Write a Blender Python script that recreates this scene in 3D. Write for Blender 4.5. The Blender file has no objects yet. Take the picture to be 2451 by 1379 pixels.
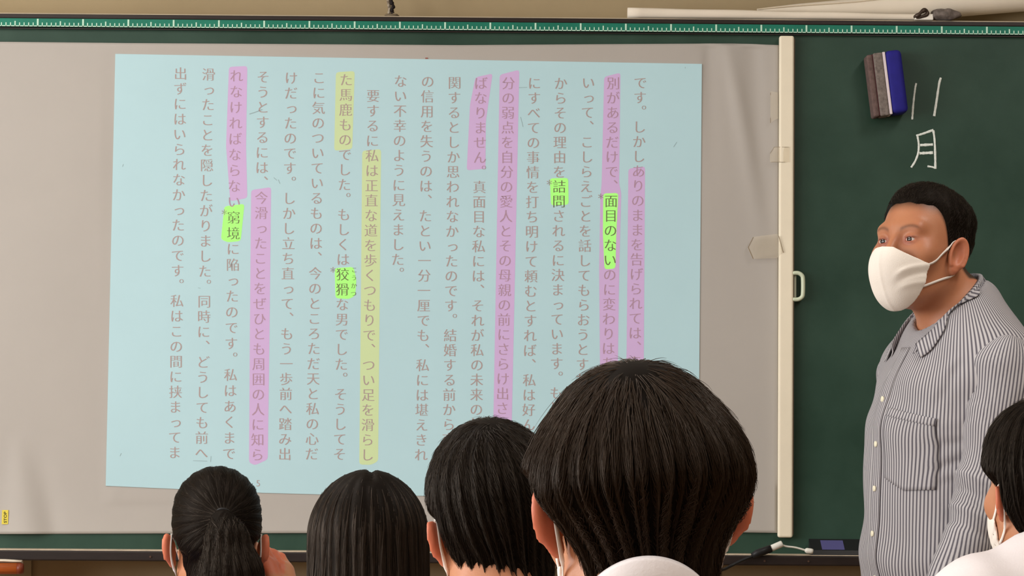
import bpy, math, random
import numpy as np
from mathutils import Vector, Matrix
random.seed(7); rng = np.random.default_rng(7)
PI = math.pi
sc = bpy.context.scene
COL = sc.collection
# ------------------------------------------------------------------ camera
W_, H_, F_ = 2451.0, 1379.0, 7600.0
CAMP = np.array([0.0, -7.0, 1.2])
_yaw, _pit, _rol = 0.00824, 0.04946, 0.0073
_fw = np.array([math.sin(_yaw)*math.cos(_pit), math.cos(_yaw)*math.cos(_pit), math.sin(_pit)])
_r = np.cross(_fw, [0, 0, 1]); _r /= np.linalg.norm(_r); _u = np.cross(_r, _fw)
_c, _s = math.cos(_rol), math.sin(_rol)
RX, UP = _c*_r+_s*_u, -_s*_r+_c*_u
cam = bpy.data.cameras.new('camera'); cam.sensor_width = 36; cam.lens = 36*F_/W_
cam.clip_end = 60
camo = bpy.data.objects.new('camera', cam); COL.objects.link(camo)
camo.matrix_world = Matrix(((RX[0], UP[0], -_fw[0], CAMP[0]), (RX[1], UP[1], -_fw[1], CAMP[1]),
                            (RX[2], UP[2], -_fw[2], CAMP[2]), (0, 0, 0, 1)))
sc.camera = camo
def at(px, py, Y=0.0):
    d = _fw*F_ + RX*(px-W_/2) - UP*(py-H_/2)
    return CAMP + d*((Y-CAMP[1])/d[1])
# ------------------------------------------------------------------ light
w = bpy.data.worlds.new('world'); sc.world = w; w.use_nodes = True
w.node_tree.nodes['Background'].inputs[0].default_value = (0.75, 0.88, 1.0, 1)
w.node_tree.nodes['Background'].inputs[1].default_value = 1.0
def area(name, loc, target, sx, sy, energy, color):
    l = bpy.data.lights.new(name, 'AREA'); l.shape = 'RECTANGLE'; l.size = sx; l.size_y = sy
    l.energy = energy; l.color = color
    o = bpy.data.objects.new(name, l); COL.objects.link(o); o.location = loc
    o.rotation_euler = (Vector(target)-Vector(loc)).to_track_quat('-Z', 'Y').to_euler()
    return o
WARM = (1.0, 0.95, 0.90); DAY = (1.0, 0.975, 0.95)
for k, (yy, pw) in enumerate(((-2.1, 105), (-4.2, 72), (-6.3, 36))):
    area('window_daylight', (-3.72, yy, 1.75), (0.5, yy+0.9, 1.35), 1.7, 1.5, pw, DAY)
for xx in (-1.3, 1.5):
    for yy in (-1.7, -4.2, -6.6):
        area('ceiling_lamp', (xx, yy, 2.93), (xx, yy, 0), 0.3, 1.2, 20, WARM)
sc.view_settings.view_transform = 'Standard'; sc.view_settings.look = 'None'
sc.view_settings.gamma = 1; sc.view_settings.use_curve_mapping = False
sc.view_settings.exposure = 0.0
# ------------------------------------------------------------------ helpers
def lin(c):
    return tuple(((v/255)/12.92 if v/255 <= 0.04045 else ((v/255+0.055)/1.055)**2.4) for v in c)
def mat(name, rgb, rough=0.6, spec=0.3, noise=0.0, nscale=30, bump=0.0, bscale=80, sss=0, emit=None, es=0,
        rgb2=None, metal=0, alpha=None, trans=0, stretch=(1, 1, 1), sheen=0):
    m = bpy.data.materials.new(name); m.use_nodes = True
    nt = m.node_tree; b = nt.nodes['Principled BSDF']
    c = lin(rgb)
    b.inputs['Base Color'].default_value = (*c, 1)
    b.inputs['Roughness'].default_value = rough
    b.inputs['Specular IOR Level'].default_value = spec
    b.inputs['Metallic'].default_value = metal
    if sheen: b.inputs['Sheen Weight'].default_value = sheen
    if sss:
        b.inputs['Subsurface Weight'].default_value = sss
        b.inputs['Subsurface Radius'].default_value = (1.0, 0.32, 0.15)
        b.inputs['Subsurface Scale'].default_value = 0.012
    if emit: b.inputs['Emission Color'].default_value = (*emit, 1); b.inputs['Emission Strength'].default_value = es
    if alpha is not None: b.inputs['Alpha'].default_value = alpha
    if trans: b.inputs['Transmission Weight'].default_value = trans
    if noise or bump:
        tc = nt.nodes.new('ShaderNodeTexCoord'); mp = nt.nodes.new('ShaderNodeMapping')
        mp.inputs['Scale'].default_value = stretch
        nt.links.new(tc.outputs['Object'], mp.inputs[0])
    if noise:
        n = nt.nodes.new('ShaderNodeTexNoise'); n.inputs['Scale'].default_value = nscale
        n.inputs['Detail'].default_value = 5; n.inputs['Roughness'].default_value = 0.6
        nt.links.new(mp.outputs[0], n.inputs['Vector'])
        mx = nt.nodes.new('ShaderNodeMix'); mx.data_type = 'RGBA'
        r2 = lin(rgb2) if rgb2 else tuple(v*(1-noise) for v in c)
        mx.inputs[6].default_value = (*c, 1); mx.inputs[7].default_value = (*r2, 1)
        rp = nt.nodes.new('ShaderNodeMapRange'); rp.inputs[1].default_value = 0.35; rp.inputs[2].default_value = 0.7
        nt.links.new(n.outputs[0], rp.inputs[0]); nt.links.new(rp.outputs[0], mx.inputs[0])
        nt.links.new(mx.outputs[2], b.inputs['Base Color'])
    if bump:
        n2 = nt.nodes.new('ShaderNodeTexNoise'); n2.inputs['Scale'].default_value = bscale
        n2.inputs['Detail'].default_value = 4
        nt.links.new(mp.outputs[0], n2.inputs['Vector'])
        bp = nt.nodes.new('ShaderNodeBump'); bp.inputs['Strength'].default_value = bump; bp.inputs['Distance'].default_value = 0.002
        nt.links.new(n2.outputs[0], bp.inputs['Height']); nt.links.new(bp.outputs[0], b.inputs['Normal'])
    return m
def mesh_obj(name, verts, faces, m=None, parent=None, smooth=False, loc=None):
    me = bpy.data.meshes.new(name); me.from_pydata([tuple(map(float, v)) for v in verts], [], [tuple(map(int, f)) for f in faces]); me.validate()
    if smooth: me.polygons.foreach_set('use_smooth', [True]*len(me.polygons))
    o = bpy.data.objects.new(name, me); COL.objects.link(o)
    if m: me.materials.append(m)
    if parent: o.parent = parent
    if loc is not None: o.location = loc
    return o
def np_obj(name, V, Q, m, parent=None, smooth=True):
    me = bpy.data.meshes.new(name)
    V = np.ascontiguousarray(V, dtype=np.float32); Q = np.ascontiguousarray(Q, dtype=np.int32)
    k = Q.shape[1]
    me.vertices.add(len(V)); me.vertices.foreach_set('co', V.ravel())
    me.loops.add(Q.size); me.loops.foreach_set('vertex_index', Q.ravel())
    me.polygons.add(len(Q)); me.polygons.foreach_set('loop_start', np.arange(0, Q.size, k, dtype=np.int32))
    me.polygons.foreach_set('use_smooth', np.full(len(Q), smooth))
    me.update(calc_edges=True); me.validate()
    me.materials.append(m)
    o = bpy.data.objects.new(name, me); COL.objects.link(o)
    if parent: o.parent = parent
    return o
class MB:
    def __init__(s): s.v = []; s.f = []
    def add(s, v, f):
        n = len(s.v); s.v += [tuple(x) for x in v]; s.f += [tuple(i+n for i in q) for q in f]
    def box(s, a, b, bev=0.0):
        x0, y0, z0 = [min(a[i], b[i]) for i in range(3)]; x1, y1, z1 = [max(a[i], b[i]) for i in range(3)]
        if bev <= 0:
            s.add([(x0, y0, z0), (x1, y0, z0), (x1, y1, z0), (x0, y1, z0), (x0, y0, z1), (x1, y0, z1), (x1, y1, z1), (x0, y1, z1)],
                  [(0, 3, 2, 1), (4, 5, 6, 7), (0, 1, 5, 4), (1, 2, 6, 5), (2, 3, 7, 6), (3, 0, 4, 7)]); return
        import bmesh
        bm = bmesh.new(); bmesh.ops.create_cube(bm, size=1)
        for v in bm.verts: v.co = Vector(((x0+x1)/2+v.co.x*(x1-x0), (y0+y1)/2+v.co.y*(y1-y0), (z0+z1)/2+v.co.z*(z1-z0)))
        bmesh.ops.bevel(bm, geom=bm.edges[:], offset=bev, segments=3, profile=0.5, affect='EDGES')
        bm.verts.index_update()
        s.add([tuple(v.co) for v in bm.verts], [tuple(v.index for v in f.verts) for f in bm.faces]); bm.free()
    def tube(s, pts, r, n=10, cap=True, flat=1.0):
        pts = [Vector(p) for p in pts]; R = r if isinstance(r, (list, tuple)) else [r]*len(pts)
        vs = []; fs = []; up = None
        for i, p in enumerate(pts):
            t = (pts[min(i+1, len(pts)-1)]-pts[max(i-1, 0)]).normalized()
            if up is None: up = Vector((0, 0, 1)) if abs(t.z) < 0.9 else Vector((0, 1, 0))
            a = t.cross(up).normalized(); b = a.cross(t).normalized(); up = b
            for k in range(n):
                an = 2*PI*k/n; vs.append(p+(a*math.cos(an)+b*math.sin(an)*flat)*R[i])
        for i in range(len(pts)-1):
            for k in range(n):
                fs.append((i*n+k, i*n+(k+1) % n, (i+1)*n+(k+1) % n, (i+1)*n+k))
        if cap: fs.append(tuple(range(n))[::-1]); fs.append(tuple((len(pts)-1)*n+k for k in range(n)))
        s.add(vs, fs)
    def build(s, name, m, parent=None, smooth=False): return mesh_obj(name, s.v, s.f, m, parent, smooth)
def tag(o, label=None, cat=None, group=None, kind=None):
    if label: o['label'] = label
    if cat: o['category'] = cat
    if group: o['group'] = group
    if kind: o['kind'] = kind
    return o
def empty(name, loc):
    o = bpy.data.objects.new(name, None); COL.objects.link(o); o.location = tuple(map(float, loc)); o.empty_display_size = 0.1
    return o
def spline(pts, n):   # Catmull-Rom
    P = [np.array(p, float) for p in pts]; P = [2*P[0]-P[1]]+P+[2*P[-1]-P[-2]]
    out = []; m = len(P)-3
    for i in range(n):
        t = i/(n-1)*m; k = min(int(t), m-1); u = t-k
        a, b, c, d = P[k:k+4]
        out.append(0.5*((2*b)+(-a+c)*u+(2*a-5*b+4*c-d)*u*u+(-a+3*b-3*c+d)*u**3))
    return out
def poly_px(pts, Y, th=0.0):      # polygon given in photo pixels on the plane y=Y
    v = [at(x, y, Y) for x, y in pts]; return v
# ------------------------------------------------------------------ materials
M_wall = mat('painted_wall', (167, 150, 119), 0.85, 0.15, noise=0.10, nscale=3, bump=0.15, bscale=60)
M_ceil = mat('ceiling_paint', (225, 222, 212), 0.9)
M_floor = mat('wood_floor', (150, 118, 84), 0.45, 0.4, noise=0.3, nscale=6, stretch=(1, 8, 1))
M_frame = mat('dark_wood_frame', (34, 23, 20), 0.45, 0.4, noise=0.4, nscale=20, stretch=(1, 8, 8))
M_board = mat('green_chalkboard', (33, 60, 48), 0.45, 0.3, noise=1, nscale=5, rgb2=(48, 74, 62), bump=0.05, bscale=300)
M_ruler = mat('ruler_green', (22, 122, 100), 0.5, noise=0.25, nscale=9)
M_tick = mat('ruler_white', (190, 225, 205), 0.6)
M_edge = mat('worn_white_rail', (214, 196, 172), 0.6, noise=0.35, nscale=25)
M_alu = mat('pale_ledge', (205, 190, 165), 0.6, noise=0.25, nscale=8)
M_sheet = mat('projection_sheet', (177, 172, 166), 0.5, 0.25, noise=0.04, nscale=4)
M_bar = mat('cream_plastic', (238, 229, 207), 0.45, 0.35, noise=0.05, nscale=12)
M_white = mat('white_plastic', (225, 224, 215), 0.45)
M_black = mat('black_plastic', (28, 28, 30), 0.45)
M_paper = mat('white_paper', (232, 222, 205), 0.7, noise=0.06, nscale=10)
# ------------------------------------------------------------------ room shell
XL, XR, YB, ZC, YW = -3.6, 4.2, -8.6, 3.0, 0.12
def struct(name, mb, m): o = mb.build(name, m); o['kind'] = 'structure'; return o
b = MB(); b.box((XL-.1, YB-.1, -0.1), (XR+.1, YW+.2, 0)); struct('floor', b, M_floor)
b = MB(); b.box((XL-.1, YB-.1, ZC), (XR+.1, YW+.2, ZC+.1)); struct('ceiling', b, M_ceil)
b = MB(); b.box((XL-.1, YW, 0), (XR+.1, YW+.12, ZC)); struct('wall_front', b, M_wall)
b = MB(); b.box((XL-.1, YB-.1, 0), (XR+.1, YB, ZC)); struct('wall_back', b, M_wall)
b = MB(); b.box((XR, YB, 0), (XR+.1, YW, ZC)); struct('wall_right', b, M_wall)
b = MB(); wins = [(-2.95, -1.25), (-5.05, -3.35), (-7.15, -5.45)]
b.box((XL-.1, YB, 0), (XL, YW, 1.0)); b.box((XL-.1, YB, 2.5), (XL, YW, ZC))
ys = [YB]+[v for wn in sorted(wins) for v in wn]+[YW]
for k in range(0, len(ys), 2): b.box((XL-.1, ys[k], 1.0), (XL, ys[k+1], 2.5))
struct('wall_left', b, M_wall)
M_wf = mat('window_frame_metal', (180, 180, 176), 0.4, metal=0.5)
M_glass = mat('window_glass', (240, 245, 245), 0.02, trans=1.0)
for n_, (y0, y1) in enumerate(wins):
    f = MB()
    for (za, zb) in ((1.0, 1.04), (2.46, 2.5)): f.box((XL-.08, y0, za), (XL-.03, y1, zb))
    for yy in (y0, (y0+y1)/2-.02, y1-.04): f.box((XL-.08, yy, 1.04), (XL-.03, yy+.04, 2.46))
    o = f.build('window_%d' % (n_+1), M_wf); o['kind'] = 'structure'
# wall panel beneath the board at the left, and the joint beside it
a0 = at(-200, 1340, YW); a1 = at(77, 1340, YW)
b = MB(); b.box((a0[0], YW-.012, 0.1), (a1[0], YW, a1[2]+.02)); struct('trim_1', b, mat('panel_paint', (168, 155, 126), 0.8, noise=0.1, nscale=6))
a0 = at(2120, 1340, YW); a1 = at(2600, 1340, YW)
b = MB(); b.box((a0[0]-.02, YW-.012, 0.1), (a1[0], YW, a1[2]+.02)); struct('trim_2', b, M_wall)
# ------------------------------------------------------------------ chalkboard
ZT, ZB = 2.117, 0.9643
BX0, BX1 = -1.75, 2.6
bd = empty('chalkboard', (0.4, 0.0, ZB-0.05))
tag(bd, 'green chalkboard in a dark wood frame with a green ruler along its top', 'chalkboard')
bo = Vector(bd.location)
def pbuild(mb, name, m, parent, org=None, smooth=False):
    org = Vector(parent.matrix_world.translation) if org is None else org
    mb.v = [tuple(Vector(v)-org) for v in mb.v]
    return mb.build(name, m, parent, smooth)
bpy.context.view_layer.update()
b = MB(); b.box((BX0, 0.0, ZB), (BX1, 0.03, ZT-0.004)); pbuild(b, 'board_panel', M_board, bd)
b = MB(); b.box((BX0, -0.012, ZT), (BX1, 0.02, ZT+0.0175)); pbuild(b, 'ruler_strip', M_ruler, bd)
b = MB(); b.box((BX0, -0.014, ZT+0.0175), (BX1, YW-.001, ZT+0.0275), 0.002); pbuild(b, 'top_rail', M_frame, bd)
b = MB(); b.box((BX0, 0.0, ZT+0.0275), (BX1, YW-.001, ZT+0.031)); pbuild(b, 'top_ledge', M_alu, bd)
b = MB(); b.box((BX0, -0.008, ZT-0.005), (BX1, 0.0, ZT-0.0025)); pbuild(b, 'rail_groove', M_frame, bd)
b = MB()
x = -0.99465 - 0.7
k = -70
while x < BX1-0.02:
    h = 0.0165 if k % 10 == 0 else (0.0115 if k % 5 == 0 else 0.0082); wd = 0.0019 if k % 10 == 0 else (.0014 if k % 5 == 0 else 0.0011)
    b.box((x-wd, -0.0128, ZT), (x+wd, -0.0119, ZT+h)); k += 1; x += 0.01
b.box((BX0, -0.0128, ZT-0.0004), (BX1, -0.0119, ZT+0.0016)); pbuild(b, 'ruler_marks', M_tick, bd)['kind'] = 'stuff'
b = MB(); b.box((BX0, -0.075, ZB-0.0), (BX1, 0.0, ZB+0.0016)); pbuild(b, 'pale_strip', M_edge, bd)
b = MB(); b.box((BX0, -0.080, ZB-0.022), (BX1, YW-.001, ZB-0.0), 0.003); pbuild(b, 'bottom_rail', M_frame, bd)
b = MB()
for px_ in (330, 372, 420, 1800, 1905):
    p = at(px_+30, 1334, -0.08); b.tube([(p[0], -0.0795, ZB-.012), (p[0], -0.083, ZB-.012)], 0.0022, 8)
pbuild(b, 'rail_screws', mat('brass_screw', (100, 78, 66), 0.4, metal=0.6), bd)['kind'] = 'stuff'
# ------------------------------------------------------------------ white sheet
def interp(tab, x): return float(np.interp(x, [t[0] for t in tab], [t[1] for t in tab]))
TOPE = [(-120, 98), (0, 100), (300, 103), (700, 105.5), (1100, 108), (1400, 106), (1750, 104), (1868, 108)]
BOTE = [(-120, 1279), (430, 1277), (1300, 1275), (1730, 1274), (1868, 1276)]
def g(t): return math.exp(-t*t)
def sheet_disp(x, y):
    d = 0.0
    if y > 1040:                      # bulge at the lower left corner
        t = min(1, (y-1040)/240); wd = 14+40*t
        d += 0.010*t*g((x-(42+22*t))/wd) - 0.004*t*g((x-(88+40*t))/26)
    # slanting crease from the upper right corner towards the bar
    t = (y-110)/560.0
    if 0 <= t <= 1.2 and x > 1640:
        xc = 1742+105*t; d += 0.0065*g((x-xc)/(17+9*t))*(1-t/1.2)**0.7*(0.4+0.6*min(1, (y-104)/120.))
        xd = 1800+40*t; d -= 0.005*g((x-xd)/24)*(1-t/1.2)
        xe = 1694+20*t; d -= 0.003*g((x-xe)/20)*max(0, 1-t*1.6)
    d += 0.0015*math.sin(x/310.+1)*math.sin(y/260.)
    if x > 240 and x < 1690 and y > 115 and y < 1210:
        ff = min(1, (x-240)/30., (1690-x)/12., (y-115)/12., (1210-y)/12.); d *= (1-ff)
    return d
SY = -0.006
NX, NY = 260, 150
XBAR = at(1866, 85, -0.022)[0]
V = []; Fc = []
for j in range(NY+1):
    for i in range(NX+1):
        x = -120+1988*i/NX; t = j/NY; y = interp(TOPE, x)*(1-t)+interp(BOTE, x)*t
        q_ = at(x, y, SY-sheet_disp(x, y)); q_[0] = min(q_[0], XBAR-.0005); V.append(q_)
for j in range(NY):
    for i in range(NX): a = j*(NX+1)+i; Fc.append((a, a+NX+1, a+NX+2, a+1))
sh = mesh_obj('projection_sheet', V, Fc, M_sheet, smooth=True)
md = sh.modifiers.new('thick', 'SOLIDIFY'); md.thickness = 0.0012; md.offset = -1
tag(sh, 'large white magnetic projection sheet spread over the left of the chalkboard', 'projection sheet')
b = MB()
for (x0, y0, x1, y1) in ((136, 368, 140, 372), (357, 322, 361, 326), (1018, 138, 1024, 141)):
    b.add([at(x0, y0, SY-.0012), at(x0, y1, SY-.0012), at(x1, y1, SY-.0012), at(x1, y0, SY-.0012)], [(0, 1, 2, 3)])
b.build('pen_specks', mat('speck', (150, 90, 80), 0.8), sh)['kind'] = 'stuff'
# ------------------------------------------------------------------ projected page
EMC = (0.30, 0.62, 0.58)
M_page = mat('projected_page', (170, 199, 206), 0.6, 0.2, noise=0.05, nscale=3, emit=(0.62, 0.95, 0.98), es=0.12)  # projector's light put into the base colour plus a faint glow
def ink(name, rgb, e, es): return mat(name, rgb, 0.7, 0.1, emit=lin(e), es=es)  # print and marker tones with the projector's light added as emission
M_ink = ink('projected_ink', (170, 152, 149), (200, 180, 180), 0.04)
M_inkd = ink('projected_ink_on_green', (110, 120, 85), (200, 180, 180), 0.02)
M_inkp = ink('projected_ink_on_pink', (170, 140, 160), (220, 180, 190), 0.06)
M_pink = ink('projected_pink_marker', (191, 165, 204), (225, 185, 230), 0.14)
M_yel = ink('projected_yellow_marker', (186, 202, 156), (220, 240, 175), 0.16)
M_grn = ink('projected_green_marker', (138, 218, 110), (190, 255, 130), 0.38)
PY = SY-0.0016
pgq = [(276, 129), (1680, 153), (1671, 1199), (1010, 1187), (780, 1184), (632, 1180), (253, 1163)]
pc = at(970, 660, PY)
page = empty('projected_page', pc)
tag(page, 'pale blue projected book page of vertical Japanese text with pink, yellow and green marking', 'projected image')
bpy.context.view_layer.update()
PO = Vector(page.location)
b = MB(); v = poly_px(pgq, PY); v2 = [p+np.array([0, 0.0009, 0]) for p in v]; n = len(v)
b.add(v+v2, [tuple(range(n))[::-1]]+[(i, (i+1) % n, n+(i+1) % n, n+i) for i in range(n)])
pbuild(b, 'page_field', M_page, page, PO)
def stroke(name, pts, m, lv):
    b = MB(); v = poly_px(pts, PY-lv); n = len(v)
    # round the polygon a little by chamfering its corners
    q = []
    for i in range(n):
        p0, p1, p2 = v[i-1], v[i], v[(i+1) % n]
        a = p1+(p0-p1)*min(0.3, .006/np.linalg.norm(p0-p1)); c = p1+(p2-p1)*min(0.3, .006/np.linalg.norm(p2-p1))
        q += [a, (a+c)/2*0.5+p1*0.5, c]
    b.add(q, [tuple(range(len(q)))[::-1]]); return pbuild(b, name, m, page, PO)
stroke('pink_highlight', [(1504, 404), (1544, 398), (1541, 856), (1538, 1085), (1496, 1085), (1500, 820)], M_pink, .00015)
stroke('pink_highlight', [(1446, 184), (1485, 174), (1482, 440), (1487, 462), (1482, 650), (1479, 870), (1477, 1090), (1433, 1090), (1436, 870), (1434, 650), (1437, 470), (1440, 440)], M_pink, .00015)
stroke('pink_highlight', [(1196, 179), (1243, 167), (1236, 500), (1225, 1010), (1222, 1092), (1178, 1092), (1181, 1000), (1190, 500)], M_pink, .00015)
stroke('pink_highlight', [(1138, 185), (1179, 176), (1163, 290), (1162, 404), (1117, 408), (1125, 250)], M_pink, .00015)
stroke('pink_highlight', [(601, 455), (649, 448), (645, 800), (641, 1100), (610, 1114), (596, 1107), (598, 800)], M_pink, .00015)
stroke('pink_highlight', [(548, 160), (592, 158), (589, 350), (592, 474), (551, 482), (541, 349)], M_pink, .00015)
stroke('yellow_highlight', [(867, 361), (912, 357), (909, 700), (905, 1104), (888, 1113), (860, 1112), (864, 700)], M_yel, .00015)
stroke('yellow_highlight', [(804, 173), (849, 170), (843, 357), (800, 361)], M_yel, .00015)
stroke('green_highlight', [(1444, 463), (1480, 462), (1475, 560), (1473, 643), (1447, 645), (1443, 560)], M_grn, .0003)
stroke('green_highlight', [(1316, 427), (1360, 426), (1361, 490), (1319, 492)], M_grn, .0003)
stroke('green_highlight', [(801, 642), (846, 639), (853, 670), (850, 708), (835, 716), (803, 714)], M_grn, .0003)
stroke('green_highlight', [(537, 494), (585, 488), (576, 577), (545, 580), (529, 573)], M_grn, .0003)
# glyphs
fc = bpy.data.curves.new('glyph_source', 'FONT'); fc.size = 1; fc.resolution_u = 3
fo = bpy.data.objects.new('glyph_source', fc); COL.objects.link(fo)
_gl = {}
def glyph(ch, off=0.0):
    key = (ch, off)
    if key not in _gl:
        fc.body = ch; fc.offset = off
        dg = bpy.context.evaluated_depsgraph_get(); dg.update()
        me = bpy.data.meshes.new_from_object(fo.evaluated_get(dg))
        vv = np.array([v.co[:] for v in me.vertices]); ff = [tuple(p.vertices) for p in me.polygons]
        bpy.data.meshes.remove(me); _gl[key] = (vv, ff)
    return _gl[key]
def put(b, ch, px, py, size, Y, off=-0.012, mincho=0.016):
    vv, ff = glyph(ch, off)
    if ch in '、。': cx, cy = 0.5-0.62, 0.38-0.62
    elif ch in '*15': cx, cy = (vv[:, 0].min()+vv[:, 0].max())/2, (vv[:, 1].min()+vv[:, 1].max())/2
    elif ch in 'っ': cx, cy = 0.5-0.06, 0.36
    else: cx, cy = 0.5, 0.38
    o = at(px, py, Y); ex = (at(px+10, py, Y)-at(px-10, py, Y))/20; ez = (at(px, py-10, Y)-at(px, py+10, Y))/20
    for k, dx in enumerate((-mincho, mincho)):
        P = [o+ex*((v[0]-cx+dx)*size)+ez*((v[1]-cy)*size)+np.array([0, -k*0.00003, 0]) for v in vv]
        b.add(P, ff)
cols = [
 ('です。しかしありのままを告げられては、直接と間接の区', 1532.5, 198, 1520, 797, 17),
 ('別があるだけで、面目のないのに変わりはありません。と', 1468, 199, 1456, 834, 18),
 ('いって、こしらえごとを話してもらおうとすれば、奥さん', 1408, 198, 1394, 872, 19),
 ('からその理由を詰問されるに決まっています。もし奥さん', 1342, 199.5, 1332, 870, 19),
 ('にすべての事情を打ち明けて頼むとすれば、私は好んで自', 1279, 199, 1265.5, 981, 22),
 ('分の弱点を自分の愛人とその母親の前にさらけ出さなけれ', 1217, 199, 1203, 942, 21),
 ('ばなりません。真面目な私には、それが私の未来の信用に', 1151, 199, 1140, 980, 22),
 ('関するとしか思われなかったのです。結婚する前から恋人', 1088, 198, 1074, 1016, 23),
 ('の信用を失うのは、たとい一分一厘でも、私には堪えきれ', 1023.5, 195, 1007.6, 1088.6, 25),
 ('ない不幸のように見えました。', 958.5, 194, 951.8, 621, 12),
 ('　要するに私は正直な道を歩くつもりで、つい足を滑らし', 893.5, 193.5, 879, 1088.6, 25),
 ('た馬鹿ものでした。もしくは狡猾な男でした。そうしてそ', 828.5, 191, 812.7, 1087, 25),
 ('こに気のついているものは、今のところただ天と私の心だ', 763.5, 186, 746, 1086.5, 25),
 ('けだったのです。しかし立ち直って、もう一歩前へ踏み出', 697, 186.5, 681.6, 1087, 25),
 ('そうとするには、今滑ったことをぜひとも周囲の人に知ら', 630, 184, 616, 1088.5, 25),
 ('れなければならない窮境に陥ったのです。私はあくまで', 566, 181.5, 548, 1085.7, 24),
 ('滑ったことを隠したがりました。同時に、どうしても前へ', 499, 178, 482, 1084, 25),
 ('出ずにはいられなかったのです。私はこの間に挟まってま', 432, 176, 417.7, 1083, 25)]
dark = {1: range(8, 13), 3: (7, 8), 11: (13, 14), 15: (9, 10)}
pinkc = {0: range(6, 30), 1: list(range(0, 8))+list(range(13, 30)), 5: range(0, 30), 6: range(0, 7), 14: range(8, 30), 15: range(0, 9)}
for ci, (s, xa, ya, xb, yb, nn) in enumerate(cols):
    bb = {0: MB(), 1: MB(), 2: MB()}
    for k, ch in enumerate(s):
        if ch == '　': continue
        kk = 1 if k in dark.get(ci, ()) else (2 if k in pinkc.get(ci, ()) else 0)
        put(bb[kk], ch, xa+(xb-xa)*k/nn, ya+(yb-ya)*k/nn, 32.8, PY-.00045)
    for kk, mm in ((0, M_ink), (2, M_inkp), (1, M_inkd)):
        if bb[kk].v: pbuild(bb[kk], 'text_column', mm, page, PO)['kind'] = 'stuff'
b = MB()
for k, ch in enumerate('こうかつ'): put(b, ch, 848-k*.6, 646+k*19, 15, PY-.00045, mincho=.02)
pbuild(b, 'reading_gloss', M_inkd, page, PO)['kind'] = 'stuff'
b = MB()
for (x, y) in ((1315, 437), (797, 646), (537, 508), (1438, 470)): put(b, '*', x, y, 32, PY-.00045)
put(b, '5', 618, 1157, 22, PY-.00045, mincho=.01)
pbuild(b, 'asterisk_marks', M_ink, page, PO)['kind'] = 'stuff'
b = MB()
def pxline(b, pts, wpx, Y, lv=0.0):
    for i in range(len(pts)-1):
        (x0, y0), (x1, y1) = pts[i], pts[i+1]; L = math.hypot(x1-x0, y1-y0); nx, ny = -(y1-y0)/L*wpx/2, (x1-x0)/L*wpx/2
        b.add([at(x0+nx, y0+ny, Y), at(x0-nx, y0-ny, Y), at(x1-nx, y1-ny, Y), at(x1+nx, y1+ny, Y)], [(0, 1, 2, 3), ])
pxline(b, [(597, 273), (610, 269), (628, 262)], 1.6, PY-.00045)
for l in (([(655, 425), (663, 432)]), [(666, 430), (670, 440)], [(1242, 210), (1262, 209)], [(1246, 280), (1252, 304)], [(474, 689), (480, 690)], [(295, 393), (293, 399)], [(1620, 340), (1612, 352)],
          [(462, 1103), (496, 1104)], [(505, 1092), (504, 1106)], [(290, 1085), (287, 1092)], [(1690-50, 160), (1688-48, 164)]):
    pxline(b, l, .9, PY-.00045)
pbuild(b, 'pencil_marks', ink('projected_pencil', (148, 168, 172), (120, 140, 145), .02), page, PO)['kind'] = 'stuff'
bpy.data.objects.remove(fo)
# ------------------------------------------------------------------ cream bar with handle
p0 = at(1866, 85, -0.022); p1 = at(1901, 85, -0.022); q0 = at(1862, 1287, -0.022)
bar = empty('screen_bar', ((p0[0]+p1[0])/2, -0.02, q0[2]))
tag(bar, 'upright cream plastic bar with a pull handle at the right edge of the sheet', 'bar')
bpy.context.view_layer.update()
b = MB(); b.box((p0[0], -0.022, q0[2]), (p1[0], -0.001, p0[2]), 0.0045); pbuild(b, 'bar_body', M_bar, bar, smooth=False)
b = MB(); b.box((p1[0]-.0005, -0.018, q0[2]+.006), (p1[0]+.002, -0.002, p0[2]-.006)); pbuild(b, 'edge_seam', mat('seam', (90, 75, 60), 0.6), bar)
hc = at(1910, 685, -0.02); pts = []
hx0 = p1[0]-.001
for (x, z) in ((hx0, .029), (hx0+.012, .029), (hx0+.020, .024), (hx0+.0225, .015), (hx0+.0225, -.015), (hx0+.020, -.024), (hx0+.012, -.029), (hx0, -.029)):
    pts.append((x, -0.016, hc[2]+z))
b = MB(); b.tube([tuple(p) for p in spline(pts, 30)], 0.0052, 10, flat=0.9); h_ = pbuild(b, 'pull_handle', mat('pale_green_plastic', (205, 215, 190), .4), bar, smooth=True)
h_['label'] = 'pale green D-shaped pull handle'
b = MB(); b.box((hx0, -0.012, hc[2]-.024), (hx0+.008, -0.006, hc[2]+.024)); pbuild(b, 'handle_plate', mat('pale_plate', (180, 185, 165), .5), bar)
# clear tape pieces
M_tape = mat('clear_tape', (226, 214, 188), 0.15, 0.5, alpha=0.16)
M_tapee = mat('tape_edge', (135, 118, 92), 0.5)
def tape(pts, label, edges, wp=2.2):
    Y = SY-0.0105
    e = empty('tape_piece', at(sum(p[0] for p in pts)/len(pts), sum(p[1] for p in pts)/len(pts), Y)); bpy.context.view_layer.update()
    tag(e, label, 'tape', 'clear tape pieces')
    def yy(x): return -0.0238 if x > 1862 else SY-0.0125
    b = MB(); v = []
    for (x, y) in pts: v.append(at(x, y, yy(x)))
    v2 = [q+np.array([0, .0002, 0]) for q in v]; n = len(v)
    b.add(v+v2, [tuple(range(n))[::-1], tuple(range(n, 2*n))]); pbuild(b, 'film', M_tape, e)
    for (p, q) in edges:
        b = MB(); a = at(*p, yy(p[0])-.0004); c = at(*q, yy(q[0])-.0004); b.tube([a, c], 0.00055*wp/1.6, 6)
        pbuild(b, 'curled_edge', M_tapee, e)
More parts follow.
